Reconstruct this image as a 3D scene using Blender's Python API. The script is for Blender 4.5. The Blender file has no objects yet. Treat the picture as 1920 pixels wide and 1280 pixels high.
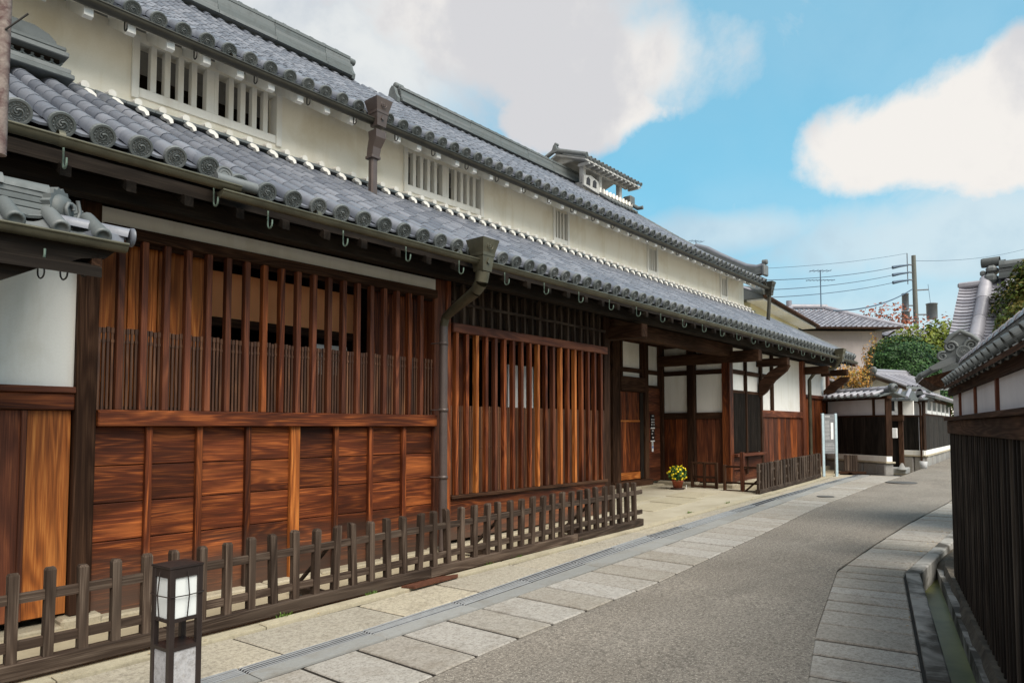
import bpy, math, random
from mathutils import Vector, Matrix
R = math.radians
random.seed(7)
sc = bpy.context.scene
col = sc.collection

# ------------------------------------------------------------------ camera
cam_d = bpy.data.cameras.new('camera'); cam = bpy.data.objects.new('camera', cam_d); col.objects.link(cam)
cam.location = (0, 0, 1.6)
PITCH = 2.84
cam.rotation_euler = (R(90 + PITCH), 0, -R(90 - 40.446))
cam_d.sensor_width = 36; cam_d.lens = 36 * 1290 / 1920
cam_d.shift_y = (735 - 640) / 1920
cam_d.clip_start = 0.05; cam_d.clip_end = 3000
sc.camera = cam

# ------------------------------------------------------------------ world, sun, exposure
SUN_EL, SUN_AZ = 50, -104           # sun direction as seen from the scene (azimuth from +X, counter-clockwise)
w = bpy.data.worlds.new('World'); sc.world = w; w.use_nodes = True
nt = w.node_tree; nt.nodes.clear(); N = nt.nodes.new; LK = nt.links.new
def wm(op, a, b=None, c=None):
    n = N('ShaderNodeMath'); n.operation = op
    for i, v in enumerate((a, b, c)):
        if v is None: continue
        if isinstance(v, (int, float)): n.inputs[i].default_value = v
        else: LK(v, n.inputs[i])
    return n.outputs[0]
def wv(op, a, b=None):
    n = N('ShaderNodeVectorMath'); n.operation = op
    for i, v in enumerate((a, b)):
        if v is None: continue
        if isinstance(v, (tuple, list)): n.inputs[i].default_value = v
        else: LK(v, n.inputs[i])
    return n.outputs['Value'] if op in ('LENGTH', 'DOT_PRODUCT') else n.outputs[0]
def wnoise(vec, scale, detail=5, rough=.55, dist=0):
    n = N('ShaderNodeTexNoise'); n.inputs['Scale'].default_value = scale; n.inputs['Detail'].default_value = detail
    n.inputs['Roughness'].default_value = rough; n.inputs['Distortion'].default_value = dist; LK(vec, n.inputs['Vector']); return n.outputs['Fac']
def wmap(v, a, b, c=0, d=1):
    n = N('ShaderNodeMapRange'); n.interpolation_type = 'SMOOTHSTEP'; LK(v, n.inputs[0])
    for i, x in enumerate((a, b, c, d)): n.inputs[i + 1].default_value = x
    return n.outputs[0]
def wmix(f, a, b):
    n = N('ShaderNodeMix'); n.data_type = 'RGBA'
    if isinstance(f, (int, float)): n.inputs[0].default_value = f
    else: LK(f, n.inputs[0])
    for i, v in ((6, a), (7, b)):
        if isinstance(v, tuple): n.inputs[i].default_value = (*v, 1)
        else: LK(v, n.inputs[i])
    return n.outputs[2]
sky = N('ShaderNodeTexSky'); sky.sky_type = 'NISHITA'; sky.sun_disc = False
sky.sun_elevation = R(SUN_EL); sky.sun_rotation = R(90 - SUN_AZ); sky.air_density = 1.0; sky.dust_density = .6; sky.ozone_density = 2.2
tc = N('ShaderNodeTexCoord'); dv = tc.outputs['Generated']
sep = N('ShaderNodeSeparateXYZ'); LK(dv, sep.inputs[0]); dz = sep.outputs[2]
tint = N('ShaderNodeMix'); tint.data_type = 'RGBA'; tint.blend_type = 'MULTIPLY'; tint.inputs[0].default_value = 1
LK(sky.outputs[0], tint.inputs[6]); tint.inputs[7].default_value = (.36, .92, .85, 1)
skyc = wmix(wmap(dz, -.02, .50, .80, .55), tint.outputs[2], (1.05, 2.75, 3.75))
# cloud field: a high flat layer read in perspective
den = wm('ADD', wm('MAXIMUM', dz, 0), .12)
pc = N('ShaderNodeCombineXYZ'); LK(wm('DIVIDE', sep.outputs[0], den), pc.inputs[0]); LK(wm('DIVIDE', sep.outputs[1], den), pc.inputs[1]); pc.inputs[2].default_value = 3.1
nA = wnoise(pc.outputs[0], .75, 6, .5, .35)
nB = wnoise(dv, 6.5, 9, .58, .15)
nC = wnoise(dv, 2.1, 3, .5)
def blob(c, s, r0, r1, amp=.30):
    d = wv('SUBTRACT', dv, c); n = N('ShaderNodeVectorMath'); n.operation = 'MULTIPLY'; LK(d, n.inputs[0]); n.inputs[1].default_value = (1, 1, s)
    L = wv('LENGTH', n.outputs[0])
    L = wm('ADD', L, wm('MULTIPLY', wm('SUBTRACT', nB, .5), amp))
    return wmap(L, r0, r1, 1, 0)
cum = blob((.925, .150, .338), 2.4, .11, .17, .24)
cum = wm('MAXIMUM', cum, blob((.952, .045, .345), 2.0, .13, .19, .24))
cum = wm('MAXIMUM', cum, blob((.640, .575, .515), 2.6, .12, .36, .50))
cum = wm('MAXIMUM', cum, blob((.770, .470, .47), 2.6, .08, .27, .42))
cum = wm('MAXIMUM', cum, blob((.760, .500, .415), 3.2, .09, .17, .36))
cum = wm('MAXIMUM', cum, wm('MULTIPLY', blob((.50, .69, .48), 1.6, .12, .34, .4), .85))
cum = wm('MAXIMUM', cum, wm('MULTIPLY', blob((.884, .375, .262), 4.5, .04, .22, .3), .55))
cum = wm('MAXIMUM', cum, wm('MULTIPLY', blob((.96, .10, .225), 3.5, .10, .36, .4), .6))
cum = wm('MAXIMUM', cum, blob((.845, .185, .535), 2.5, .05, .11, .16))
nD = wnoise(dv, 3.4, 8, .62, .6)
wisp = wmap(nD, .50, .72, 0, .55)
front = wmap(sep.outputs[0], -.1, .5, 0, 1)
field = wmap(nA, .30, .50, .35, .97)
side = wm('MULTIPLY', field, wm('SUBTRACT', 1, wm('MULTIPLY', front, .85)))  # thicker cloud outside the view, added to whiten the ambient light
mask = wm('MAXIMUM', wm('MAXIMUM', cum, side), wisp)
lowhaze = wmap(dz, .0, .38, .80, 0)
mask = wm('MAXIMUM', mask, lowhaze)
shade = wm('ADD', wm('MULTIPLY', nC, .6), wm('MULTIPLY', nB, .9))
cloudc = wmix(wmap(shade, .62, .86, 0, 1), (2.95, 2.95, 3.05), (3.95, 3.82, 3.66))
full = wmix(mask, skyc, cloudc)
bg = N('ShaderNodeBackground'); LK(full, bg.inputs[0]); bg.inputs[1].default_value = .10
wo = N('ShaderNodeOutputWorld'); LK(bg.outputs[0], wo.inputs[0])

sd = bpy.data.lights.new('sun', 'SUN'); sd.energy = 2.2; sd.angle = R(44); sd.color = (1, .93, .82)
sun = bpy.data.objects.new('sun', sd); col.objects.link(sun)
v = Vector((math.cos(R(SUN_AZ)) * math.cos(R(SUN_EL)), math.sin(R(SUN_AZ)) * math.cos(R(SUN_EL)), math.sin(R(SUN_EL))))
sun.rotation_euler = v.to_track_quat('Z', 'Y').to_euler()
sc.view_settings.view_transform = 'Standard'; sc.view_settings.look = 'None'
sc.view_settings.exposure = 1.2; sc.view_settings.gamma = 1; sc.view_settings.use_curve_mapping = False
sc.render.engine = 'CYCLES'

# ------------------------------------------------------------------ materials
class Mt:
    def __init__(s, name, rough=.7, spec=.5, metal=0):
        s.m = bpy.data.materials.new(name); s.m.use_nodes = True; s.t = s.m.node_tree
        s.b = s.t.nodes['Principled BSDF']; s.b.inputs['Roughness'].default_value = rough
        s.b.inputs['Specular IOR Level'].default_value = spec; s.b.inputs['Metallic'].default_value = metal
    def n(s, k): return s.t.nodes.new(k)
    def l(s, a, b): s.t.links.new(a, b)
    def math(s, op, a, b=None):
        n = s.n('ShaderNodeMath'); n.operation = op
        for i, v in enumerate((a, b)):
            if v is None: continue
            if isinstance(v, (int, float)): n.inputs[i].default_value = v
            else: s.l(v, n.inputs[i])
        return n.outputs[0]
    def rnd(s, island=False):
        o = s.n('ShaderNodeObjectInfo').outputs['Random']
        if island:
            g = s.n('ShaderNodeNewGeometry').outputs['Random Per Island']; o = s.math('FRACT', s.math('ADD', o, g))
        return o
    def coord(s, scale=(1, 1, 1), space='Object', jitter=True, island=False):
        c = s.n('ShaderNodeTexCoord').outputs[space]
        if space == 'World': pass
        if jitter:
            r = s.rnd(island); a = s.n('ShaderNodeVectorMath'); a.operation = 'ADD'; s.l(c, a.inputs[0])
            q = s.n('ShaderNodeCombineXYZ'); s.l(s.math('MULTIPLY', r, 37.0), q.inputs[0]); s.l(s.math('MULTIPLY', r, 91.0), q.inputs[1]); s.l(s.math('MULTIPLY', r, 53.0), q.inputs[2])
            s.l(q.outputs[0], a.inputs[1]); c = a.outputs[0]
        m = s.n('ShaderNodeVectorMath'); m.operation = 'MULTIPLY'; s.l(c, m.inputs[0]); m.inputs[1].default_value = scale
        return m.outputs[0]
    def wcoord(s, scale=(1, 1, 1)):
        c = s.n('ShaderNodeNewGeometry').outputs['Position']
        m = s.n('ShaderNodeVectorMath'); m.operation = 'MULTIPLY'; s.l(c, m.inputs[0]); m.inputs[1].default_value = scale
        return m.outputs[0]
    def noise(s, vec, scale=1, detail=4, rough=.55, dist=0):
        n = s.n('ShaderNodeTexNoise'); n.inputs['Scale'].default_value = scale; n.inputs['Detail'].default_value = detail
        n.inputs['Roughness'].default_value = rough; n.inputs['Distortion'].default_value = dist; s.l(vec, n.inputs['Vector']); return n.outputs['Fac']
    def ramp(s, f, stops):
        n = s.n('ShaderNodeValToRGB'); e = n.color_ramp.elements
        while len(e) < len(stops): e.new(.5)
        for i, (p, c) in enumerate(stops): e[i].position = p; e[i].color = (*c, 1)
        s.l(f, n.inputs[0]); return n.outputs[0]
    def mix(s, f, a, b, mode='MIX'):
        n = s.n('ShaderNodeMix'); n.data_type = 'RGBA'; n.blend_type = mode
        if isinstance(f, (int, float)): n.inputs[0].default_value = f
        else: s.l(f, n.inputs[0])
        for i, v in ((6, a), (7, b)):
            if isinstance(v, tuple): n.inputs[i].default_value = (*v, 1)
            else: s.l(v, n.inputs[i])
        return n.outputs[2]
    def mapr(s, f, a, b, c=0, d=1):
        n = s.n('ShaderNodeMapRange'); s.l(f, n.inputs[0])
        for i, x in enumerate((a, b, c, d)): n.inputs[i + 1].default_value = x
        return n.outputs[0]
    def color(s, c): s.l(c, s.b.inputs['Base Color'])
    def rough(s, f): s.l(f, s.b.inputs['Roughness'])
    def bump(s, h, st=.3, d=.01):
        n = s.n('ShaderNodeBump'); n.inputs['Strength'].default_value = st; n.inputs['Distance'].default_value = d
        s.l(h, n.inputs['Height']); s.l(n.outputs[0], s.b.inputs['Normal'])

def wood(name, axis, dark, mid, light, rings=26, rough=.5, vary=.35, spec=.4, contrast=1.0, blot=.6):
    """sawn timber: contour-line grain along one axis, dark soaking patches, piece-to-piece variation"""
    M_ = Mt(name, rough, spec)
    lo = {'X': (.55, 5.5, 5.5), 'Y': (5.5, .55, 5.5), 'Z': (5.5, 5.5, .45)}[axis]
    hi = {'X': (2.5, 130, 130), 'Y': (130, 2.5, 130), 'Z': (130, 130, 2.5)}[axis]
    c = M_.coord(lo); n1 = M_.noise(c, .9, 2, .40, .35)
    ring = M_.math('ADD', M_.math('MULTIPLY', M_.math('SINE', M_.math('MULTIPLY', n1, rings * 6.28)), .5), .5)
    fine = M_.noise(M_.coord(hi), 1, 3, .6)
    pat = M_.noise(M_.coord({'X': (.8, 4.2, 4.2), 'Y': (4.2, .8, 4.2), 'Z': (4.2, 4.2, .6)}[axis]), 1.0, 4, .5, .5)
    g = M_.math('ADD', M_.math('MULTIPLY', M_.math('MULTIPLY', ring, fine), .42 * contrast), M_.math('MULTIPLY', fine, .62))
    cc = M_.ramp(g, [(.15, dark), (.45, mid), (.8, light)])
    cc = M_.mix(M_.mapr(pat, .52, .34, 0, blot), cc, tuple(x * .25 for x in mid), 'MIX')
    cc = M_.mix(M_.mapr(pat, .54, .74, 0, .45 * contrast), cc, light, 'MIX')
    if name.startswith('wood_red'):      # splash-weathered foot of the boards
        sz = M_.n('ShaderNodeSeparateXYZ'); M_.l(M_.wcoord(), sz.inputs[0]); zn = M_.math('ADD', sz.outputs[2], M_.math('MULTIPLY', M_.math('SUBTRACT', pat, .5), .5))
        cc = M_.mix(M_.mapr(zn, .62, .15, 0, .75), cc, (.085, .060, .046))
    r = M_.rnd()
    cc = M_.mix(1.0, cc, M_.ramp(r, [(0, (1 - vary,) * 3), (1, (1 + vary * .6,) * 3)]), 'MULTIPLY')
    M_.color(cc); M_.rough(M_.mapr(g, .1, .8, rough + .12, rough - .08)); M_.bump(g, .35, .004)
    return M_.m
def W3(name, *a, **k): return {ax: wood(name + '_' + ax, ax, *a, **k) for ax in 'XYZ'}
RED = W3('wood_red', (.030, .008, .004), (.135, .033, .011), (.55, .165, .042), rings=13, rough=.5, vary=.42, spec=.22, blot=.85, contrast=.9)
ORANGE = W3('wood_orange', (.095, .025, .008), (.42, .125, .026), (.78, .32, .085), rings=12, rough=.5, vary=.25, blot=.35, spec=.25)
MAROON = W3('wood_maroon', (.035, .011, .007), (.12, .036, .017), (.27, .090, .036), rings=12, rough=.55, vary=.4, spec=.25)
DARK = W3('wood_dark', (.016, .008, .005), (.050, .024, .014), (.110, .058, .033), rings=12, rough=.75, vary=.35, spec=.1)
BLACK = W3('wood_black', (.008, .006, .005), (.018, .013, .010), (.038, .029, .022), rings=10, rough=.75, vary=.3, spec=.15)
GREY = W3('wood_grey', (.022, .014, .010), (.060, .040, .029), (.165, .125, .096), rings=10, rough=.8, vary=.30, blot=.35, spec=.2)
SLAT = W3('wood_slat_dark', (.030, .012, .007), (.085, .036, .018), (.24, .11, .05), rings=10, rough=.55, vary=.4)
CHAR = W3('wood_charred', (.006, .005, .004), (.018, .014, .012), (.062, .050, .041), rings=10, rough=.75, vary=.5, blot=.3, spec=.2)

BWN = W3('wood_weathered', (.018, .014, .012), (.042, .034, .028), (.11, .095, .08), rings=10, rough=.8, vary=.35, blot=.4, spec=.15)
def stain(name, base, dirty, sc_=1.6, lo=.5, hi=.8, rough=.85, fine=60, bump=.12, grad=None):
    M_ = Mt(name, rough, .3); c = M_.wcoord()
    n = M_.noise(c, sc_, 5, .6, .5); f = M_.noise(c, fine, 3, .6)
    cc = M_.mix(M_.mapr(n, lo, hi), base, dirty)
    cc = M_.mix(M_.mapr(f, .3, .8, 0, .12), cc, tuple(x * .5 for x in base))
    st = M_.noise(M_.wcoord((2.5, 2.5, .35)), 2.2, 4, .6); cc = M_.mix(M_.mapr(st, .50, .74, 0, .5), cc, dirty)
    M_.color(cc); M_.bump(f, bump, .004); return M_.m
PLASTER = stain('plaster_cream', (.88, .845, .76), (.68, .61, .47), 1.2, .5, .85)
PLASTERW = stain('plaster_white', (.82, .81, .78), (.62, .59, .52), 1.1, .55, .85)
TURR = stain('turret_plaster_shaded', (.50, .50, .50), (.30, .30, .29), 2.5, .4, .7)  # white turret plaster with its grey shading put into the colour
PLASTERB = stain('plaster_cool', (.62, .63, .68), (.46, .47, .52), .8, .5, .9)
MORTAR = stain('mortar_white', (.86, .84, .80), (.66, .62, .54), 4, .5, .85)
OCHRE = stain('plaster_ochre', (.88, .38, .17), (.70, .28, .12), 1.5, .4, .8)
STONEB = stain('stone_beige', (.50, .44, .32), (.26, .22, .14), 2.6, .45, .75, fine=40, bump=.5)
DIRT = stain('packed_earth', (.46, .40, .28), (.30, .25, .17), 1.3, .4, .75, fine=70, bump=.4)
CREAMH = stain('render_cream', (.66, .60, .38), (.50, .44, .27), 1, .5, .9)
GREYH = stain('render_grey', (.40, .36, .36), (.30, .27, .27), .6, .45, .85)
MOSSB = stain('channel_mud', (.085, .090, .032), (.045, .055, .018), 2.0, .4, .7, rough=.5, fine=30)
CONCD = stain('concrete_stained', (.34, .335, .32), (.055, .050, .043), 1.8, .46, .60, fine=45, bump=.4)
SOIL = stain('soil', (.11, .095, .075), (.04, .034, .028), 6, .4, .65, fine=40, bump=1)

def tilem(name, a, b, c_, rough=.42):
    M_ = Mt(name, rough, .55); r = M_.rnd(True)
    cc = M_.ramp(r, [(0, a), (.5, b), (1, c_)])
    n = M_.noise(M_.wcoord(), 7, 4, .6); f = M_.noise(M_.wcoord(), 45, 3, .6)
    cc = M_.mix(M_.mapr(n, .5, .78, 0, .45), cc, tuple(x * .55 for x in a))
    cc = M_.mix(M_.mapr(f, .62, .75, 0, .35), cc, tuple(min(1, x * 1.7) for x in c_))
    M_.color(cc); M_.rough(M_.mapr(n, .3, .7, rough - .08, rough + .18)); M_.bump(f, .1, .003); return M_.m
TILE = tilem('roof_tile', (.098, .110, .140), (.135, .148, .180), (.195, .208, .245))
TILED = tilem('roof_tile_edge', (.085, .098, .102), (.105, .12, .124), (.14, .152, .158), .55)
TILES = tilem('roof_tile_silver', (.22, .22, .26), (.29, .29, .33), (.36, .36, .41), .35)
def plain(name, c, rough=.6, spec=.4, metal=0, var=.15, sc_=12):
    M_ = Mt(name, rough, spec, metal); n = M_.noise(M_.wcoord(), sc_, 4, .6)
    M_.color(M_.mix(M_.mapr(n, .3, .75, 0, 1), tuple(x * (1 + var) for x in c), tuple(x * (1 - var) for x in c))); return M_.m
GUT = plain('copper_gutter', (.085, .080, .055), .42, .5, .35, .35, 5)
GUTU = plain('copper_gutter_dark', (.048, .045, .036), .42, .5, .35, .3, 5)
PIPE = plain('downpipe_brown', (.090, .068, .062), .42, .5, .2, .15, 6)
VERD = plain('verdigris_hook', (.16, .22, .185), .6, .4, .2, .3, 30)
HOOKD = plain('iron_hook', (.035, .033, .032), .6, .4, .3)
METALB = plain('bronze_lantern', (.040, .030, .028), .38, .5, .4, .15, 9)
FROST = plain('frosted_acrylic', (.72, .75, .75), .35, .5, 0, .02, 3)
STEEL = plain('grate_steel', (.46, .48, .50), .45, .6, .35, .15, 10)
SLOT = plain('grate_slot', (.03, .03, .035), .7)
BLACKP = plain('black_sign', (.012, .012, .014), .4)
WHITEP = plain('white_paint', (.75, .75, .75), .6)
BLUEP = plain('blue_print', (.08, .2, .5), .6)
TEXT = plain('sign_print', (.42, .43, .44), .6)
SIGNG = plain('sign_grey', (.17, .175, .185), .6, .2)
SIGNM = plain('sign_metal', (.50, .62, .68), .35, .6, .5)
TERRA = plain('terracotta', (.33, .085, .04), .7)
YEL = plain('yellow_petals', (.80, .62, .02), .6, .3, 0, .25, 60)
LEAFG = plain('plant_leaf', (.05, .13, .03), .6, .3, 0, .4, 50)
POLEC = plain('pole_concrete', (.12, .13, .12), .8)
POLEM = plain('transformer_grey', (.13, .15, .18), .5)
WIRE = plain('wire', (.06, .10, .16), .6)
RUST = stain('rusted_post', (.26, .22, .20), (.09, .05, .05), 22, .4, .65, fine=90, bump=.8)

def slabm(name, cols, spk=.5, big=.3):
    M_ = Mt(name, .8, .35); r = M_.rnd()
    cc = M_.ramp(r, [(i / (len(cols) - 1), c) for i, c in enumerate(cols)])
    f = M_.noise(M_.wcoord(), 52, 4, .85); n = M_.noise(M_.wcoord(), 3.2, 5, .65, .6)
    g2 = M_.noise(M_.wcoord(), 24, 5, .8); cc = M_.mix(M_.mapr(g2, .46, .62, 0, spk * .8), cc, (.14, .12, .10))
    cc = M_.mix(M_.mapr(f, .52, .62, 0, spk * .7), cc, (.07, .06, .052))
    cc = M_.mix(M_.mapr(f, .44, .34, 0, spk * .6), cc, (.60, .56, .51))
    cc = M_.mix(M_.mapr(n, .50, .72, 0, big), cc, (.16, .125, .085))
    M_.color(cc); M_.bump(f, .5, .004); return M_.m
SLAB = slabm('granite_slab', [(.32, .295, .26), (.38, .36, .33), (.31, .285, .245), (.41, .395, .37), (.35, .325, .29)], .6, .3)
SLABU = slabm('granite_slab_worn', [(.43, .385, .30), (.38, .35, .29), (.47, .42, .32)], .6, .35)
CONC = slabm('concrete_strip', [(.24, .245, .24), (.29, .295, .29)], .15, .35)
KERB = slabm('kerb_stone', [(.46, .41, .30), (.40, .36, .26)], .25, .4)
FOUND = slabm('foundation_stone', [(.32, .28, .20), (.40, .35, .26)], .3, .5)
GRANR = slabm('rock_face', [(.26, .25, .24), (.34, .33, .31)], .3, .3)
A_ = Mt('asphalt', .85, .35)
f = A_.noise(A_.wcoord(), 75, 3, .85); f2 = A_.noise(A_.wcoord(), 40, 3, .75); n = A_.noise(A_.wcoord(), .9, 5, .6, .4); n2 = A_.noise(A_.wcoord((.25, 1.6, 1)), 1, 3, .5)
cc = A_.mix(A_.mapr(n, .35, .7), (.265, .235, .200), (.185, .162, .136))
cc = A_.mix(A_.mapr(n2, .4, .7, 0, .35), cc, (.25, .232, .208))
n3 = A_.noise(A_.wcoord((.35, 1.0, 1)), 2.2, 4, .6, .8); cc = A_.mix(A_.mapr(n3, .54, .70, 0, .35), cc, (.10, .088, .075))
cc = A_.mix(A_.mapr(f2, .42, .60, .0, .65), cc, (.060, .052, .044))
cc = A_.mix(A_.mapr(f, .56, .64, 0, .85), cc, (.52, .48, .42))
A_.color(cc); A_.bump(f2, .7, .006); ASPH = A_.m
W_ = Mt('channel_water', .45, .25); W_.b.inputs['Base Color'].default_value = (.030, .042, .014, 1)
wn = W_.noise(W_.wcoord(), 9, 3, .5); W_.bump(wn, .08, .01)
W_.color(W_.mix(W_.mapr(W_.noise(W_.wcoord(), 2.5, 4, .6), .4, .7), (.15, .155, .055), (.085, .095, .032))); WATER = W_.m
def leafm(name, cols):
    M_ = Mt(name, .55, .25); r = M_.n('ShaderNodeNewGeometry').outputs['Random Per Island']
    M_.color(M_.ramp(r, [(i / (len(cols) - 1), c) for i, c in enumerate(cols)]))
    M_.b.inputs['Transmission Weight'].default_value = 0; return M_.m
L_TOP = leafm('leaf_topiary', [(.012, .036, .012), (.022, .062, .018), (.038, .092, .026), (.065, .14, .038)])
L_CON = leafm('leaf_conifer', [(.030, .060, .010), (.060, .100, .015), (.10, .14, .022), (.17, .13, .03), (.05, .08, .012)])
L_YEL = leafm('leaf_yellowgreen', [(.08, .12, .012), (.14, .19, .02), (.20, .22, .03), (.07, .10, .02)])
L_RED = leafm('leaf_red', [(.20, .05, .03), (.32, .085, .035), (.24, .10, .07), (.38, .13, .05)])
L_ORA = leafm('leaf_orange', [(.36, .20, .04), (.50, .24, .05), (.22, .20, .04), (.42, .16, .04)])
BARK = plain('bark', (.09, .065, .05), .9)

# ------------------------------------------------------------------ mesh builder
class MB:
    def __init__(s): s.v = []; s.f = []; s.sm = []; s.mi = []; s.k = 0
    def add(s, vs, fs, sm=False):
        o = len(s.v); s.v += [tuple(p) for p in vs]
        for q in fs: s.f.append(tuple(o + i for i in q)); s.sm.append(sm); s.mi.append(s.k)
        return s
    def box(s, x0, x1, y0, y1, z0, z1, ch=0):
        if x0 > x1: x0, x1 = x1, x0
        if y0 > y1: y0, y1 = y1, y0
        if z0 > z1: z0, z1 = z1, z0
        if ch <= 0:
            V = [(x, y, z) for z in (z0, z1) for y in (y0, y1) for x in (x0, x1)]
            return s.add(V, [(0, 2, 3, 1), (4, 5, 7, 6), (0, 1, 5, 4), (2, 6, 7, 3), (0, 4, 6, 2), (1, 3, 7, 5)])
        lo = (x0, y0, z0); hi = (x1, y1, z1); ch = min(ch, *(.45 * (hi[i] - lo[i]) for i in range(3)))
        V = []; idx = {}
        for sx in (0, 1):
            for sy in (0, 1):
                for sz in (0, 1):
                    S_ = (sx, sy, sz)
                    for a in range(3):
                        p = []
                        for i in range(3):
                            b = hi[i] if S_[i] else lo[i]
                            if i != a: b += -ch if S_[i] else ch
                            p.append(b)
                        idx[(sx, sy, sz, a)] = len(V); V.append(tuple(p))
        F_ = []
        I = lambda S_, a: idx[(*S_, a)]
        for a in range(3):
            b, c = [(1, 2), (2, 0), (0, 1)][a]
            for sa in (0, 1):
                q = []
                for sb, sc_ in ((0, 0), (1, 0), (1, 1), (0, 1)):
                    S_ = [0, 0, 0]; S_[a] = sa; S_[b] = sb; S_[c] = sc_; q.append(I(S_, a))
                F_.append(tuple(q) if sa else tuple(reversed(q)))
            for sb in (0, 1):
                for sc_ in (0, 1):
                    S0 = [0, 0, 0]; S0[b] = sb; S0[c] = sc_; S1 = list(S0); S1[a] = 1
                    q = (I(S0, b), I(S1, b), I(S1, c), I(S0, c)); F_.append(q if sb ^ sc_ ^ 1 else tuple(reversed(q)))
        for S_ in [(a, b, c) for a in (0, 1) for b in (0, 1) for c in (0, 1)]:
            q = (I(S_, 0), I(S_, 1), I(S_, 2)); F_.append(q if (sum(S_) % 2) else tuple(reversed(q)))
        return s.add(V, F_)
    def prism(s, poly, a, b, axis='Z'):
        """extrude a 2-D outline from a to b along an axis"""
        mk = {'Z': lambda p, t: (p[0], p[1], t), 'Y': lambda p, t: (p[0], t, p[1]), 'X': lambda p, t: (t, p[0], p[1])}[axis]
        n = len(poly); V = [mk(p, a) for p in poly] + [mk(p, b) for p in poly]
        F_ = [tuple(range(n - 1, -1, -1)), tuple(range(n, 2 * n))] + [(i, (i + 1) % n, n + (i + 1) % n, n + i) for i in range(n)]
        return s.add(V, F_)
    def tube(s, pts, r, n=8, cap=True, r2=None):
        pts = [Vector(p) for p in pts]; rings = []; up = Vector((0, 0, 1)); prev = None
        for i, p in enumerate(pts):
            t = (pts[min(i + 1, len(pts) - 1)] - pts[max(i - 1, 0)]).normalized()
            if prev is None:
                a = up if abs(t.z) < .9 else Vector((1, 0, 0)); u = t.cross(a).normalized()
            else: u = (prev - t * prev.dot(t)).normalized()
            prev = u; w_ = t.cross(u)
            rr = r if r2 is None else r + (r2 - r) * i / (len(pts) - 1)
            rings.append([p + (u * math.cos(2 * math.pi * k / n) + w_ * math.sin(2 * math.pi * k / n)) * rr for k in range(n)])
        V = [q for g in rings for q in g]; F_ = []
        for i in range(len(pts) - 1):
            for k in range(n): F_.append((i * n + k, i * n + (k + 1) % n, (i + 1) * n + (k + 1) % n, (i + 1) * n + k))
        s.add(V, F_, True)
        if cap: s.add(rings[0], [tuple(range(n - 1, -1, -1))]); s.add(rings[-1], [tuple(range(n))])
        return s
    def lathe(s, prof, c=(0, 0, 0), n=16, axis='Z', sm=True):
        V = []; F_ = []
        for r, z in prof:
            for k in range(n):
                a = 2 * math.pi * k / n; x, y = r * math.cos(a), r * math.sin(a)
                p = {'Z': (x, y, z), 'Y': (x, z, y), 'X': (z, x, y)}[axis]; V.append((c[0] + p[0], c[1] + p[1], c[2] + p[2]))
        for i in range(len(prof) - 1):
            for k in range(n): F_.append((i * n + k, i * n + (k + 1) % n, (i + 1) * n + (k + 1) % n, (i + 1) * n + k))
        s.add(V, F_, sm); return s
    def quad(s, *p): return s.add(p, [tuple(range(len(p)))])
    def xf(s, M_):
        s.v = [tuple(M_ @ Vector(p)) for p in s.v]; return s
    def join(s, o, M_=None):
        V = o.v if M_ is None else [tuple(M_ @ Vector(p)) for p in o.v]
        k = len(s.v); s.v += V; s.f += [tuple(k + i for i in q) for q in o.f]; s.sm += o.sm; s.mi += [m + 0 for m in o.mi]; return s
    def mesh(s, name, mats, org=(0, 0, 0)):
        me = bpy.data.meshes.new(name)
        me.from_pydata([(p[0] - org[0], p[1] - org[1], p[2] - org[2]) for p in s.v], [], s.f)
        me.polygons.foreach_set('use_smooth', s.sm)
        if not isinstance(mats, (list, tuple)): mats = [mats]
        for m in mats: me.materials.append(m)
        if len(mats) > 1: me.polygons.foreach_set('material_index', s.mi)
        me.update(); return me

org = {}      # origin of every object in the frame of its top-level thing
def place(name, me, loc, parent=None, rot=None):
    o = bpy.data.objects.new(name, me); col.objects.link(o); loc = Vector(loc); org[o.name] = loc
    if parent is not None: o.parent = parent; o.location = loc - org[parent.name]
    else: o.location = loc
    if rot is not None: o.rotation_euler = rot
    return o
def obj(name, mb, mat, parent=None, stuff=False, kind=None):
    xs, ys, zs = zip(*mb.v); c = ((min(xs) + max(xs)) / 2, (min(ys) + max(ys)) / 2, (min(zs) + max(zs)) / 2)
    o = place(name, mb.mesh(name, mat, c), c, parent)
    if stuff: o['kind'] = 'stuff'
    if kind: o['kind'] = kind
    return o
def tag(o, label, cat, group=None):
    o['label'] = label; o['category'] = cat
    if group: o['group'] = group
    return o
def thing(name, label, cat, loc, rz=0, group=None, local=False):
    o = bpy.data.objects.new(name, None); col.objects.link(o); o.location = loc; o.rotation_euler = (0, 0, rz)
    o.empty_display_size = .1
    org[o.name] = Vector((0, 0, 0)) if (rz or local) else Vector(loc)
    return tag(o, label, cat, group)
def B(*a, ch=0): return MB().box(*a, ch=ch)

SL = .0145
def GZ(x): return SL * min(max(x, -8), 40)

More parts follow.
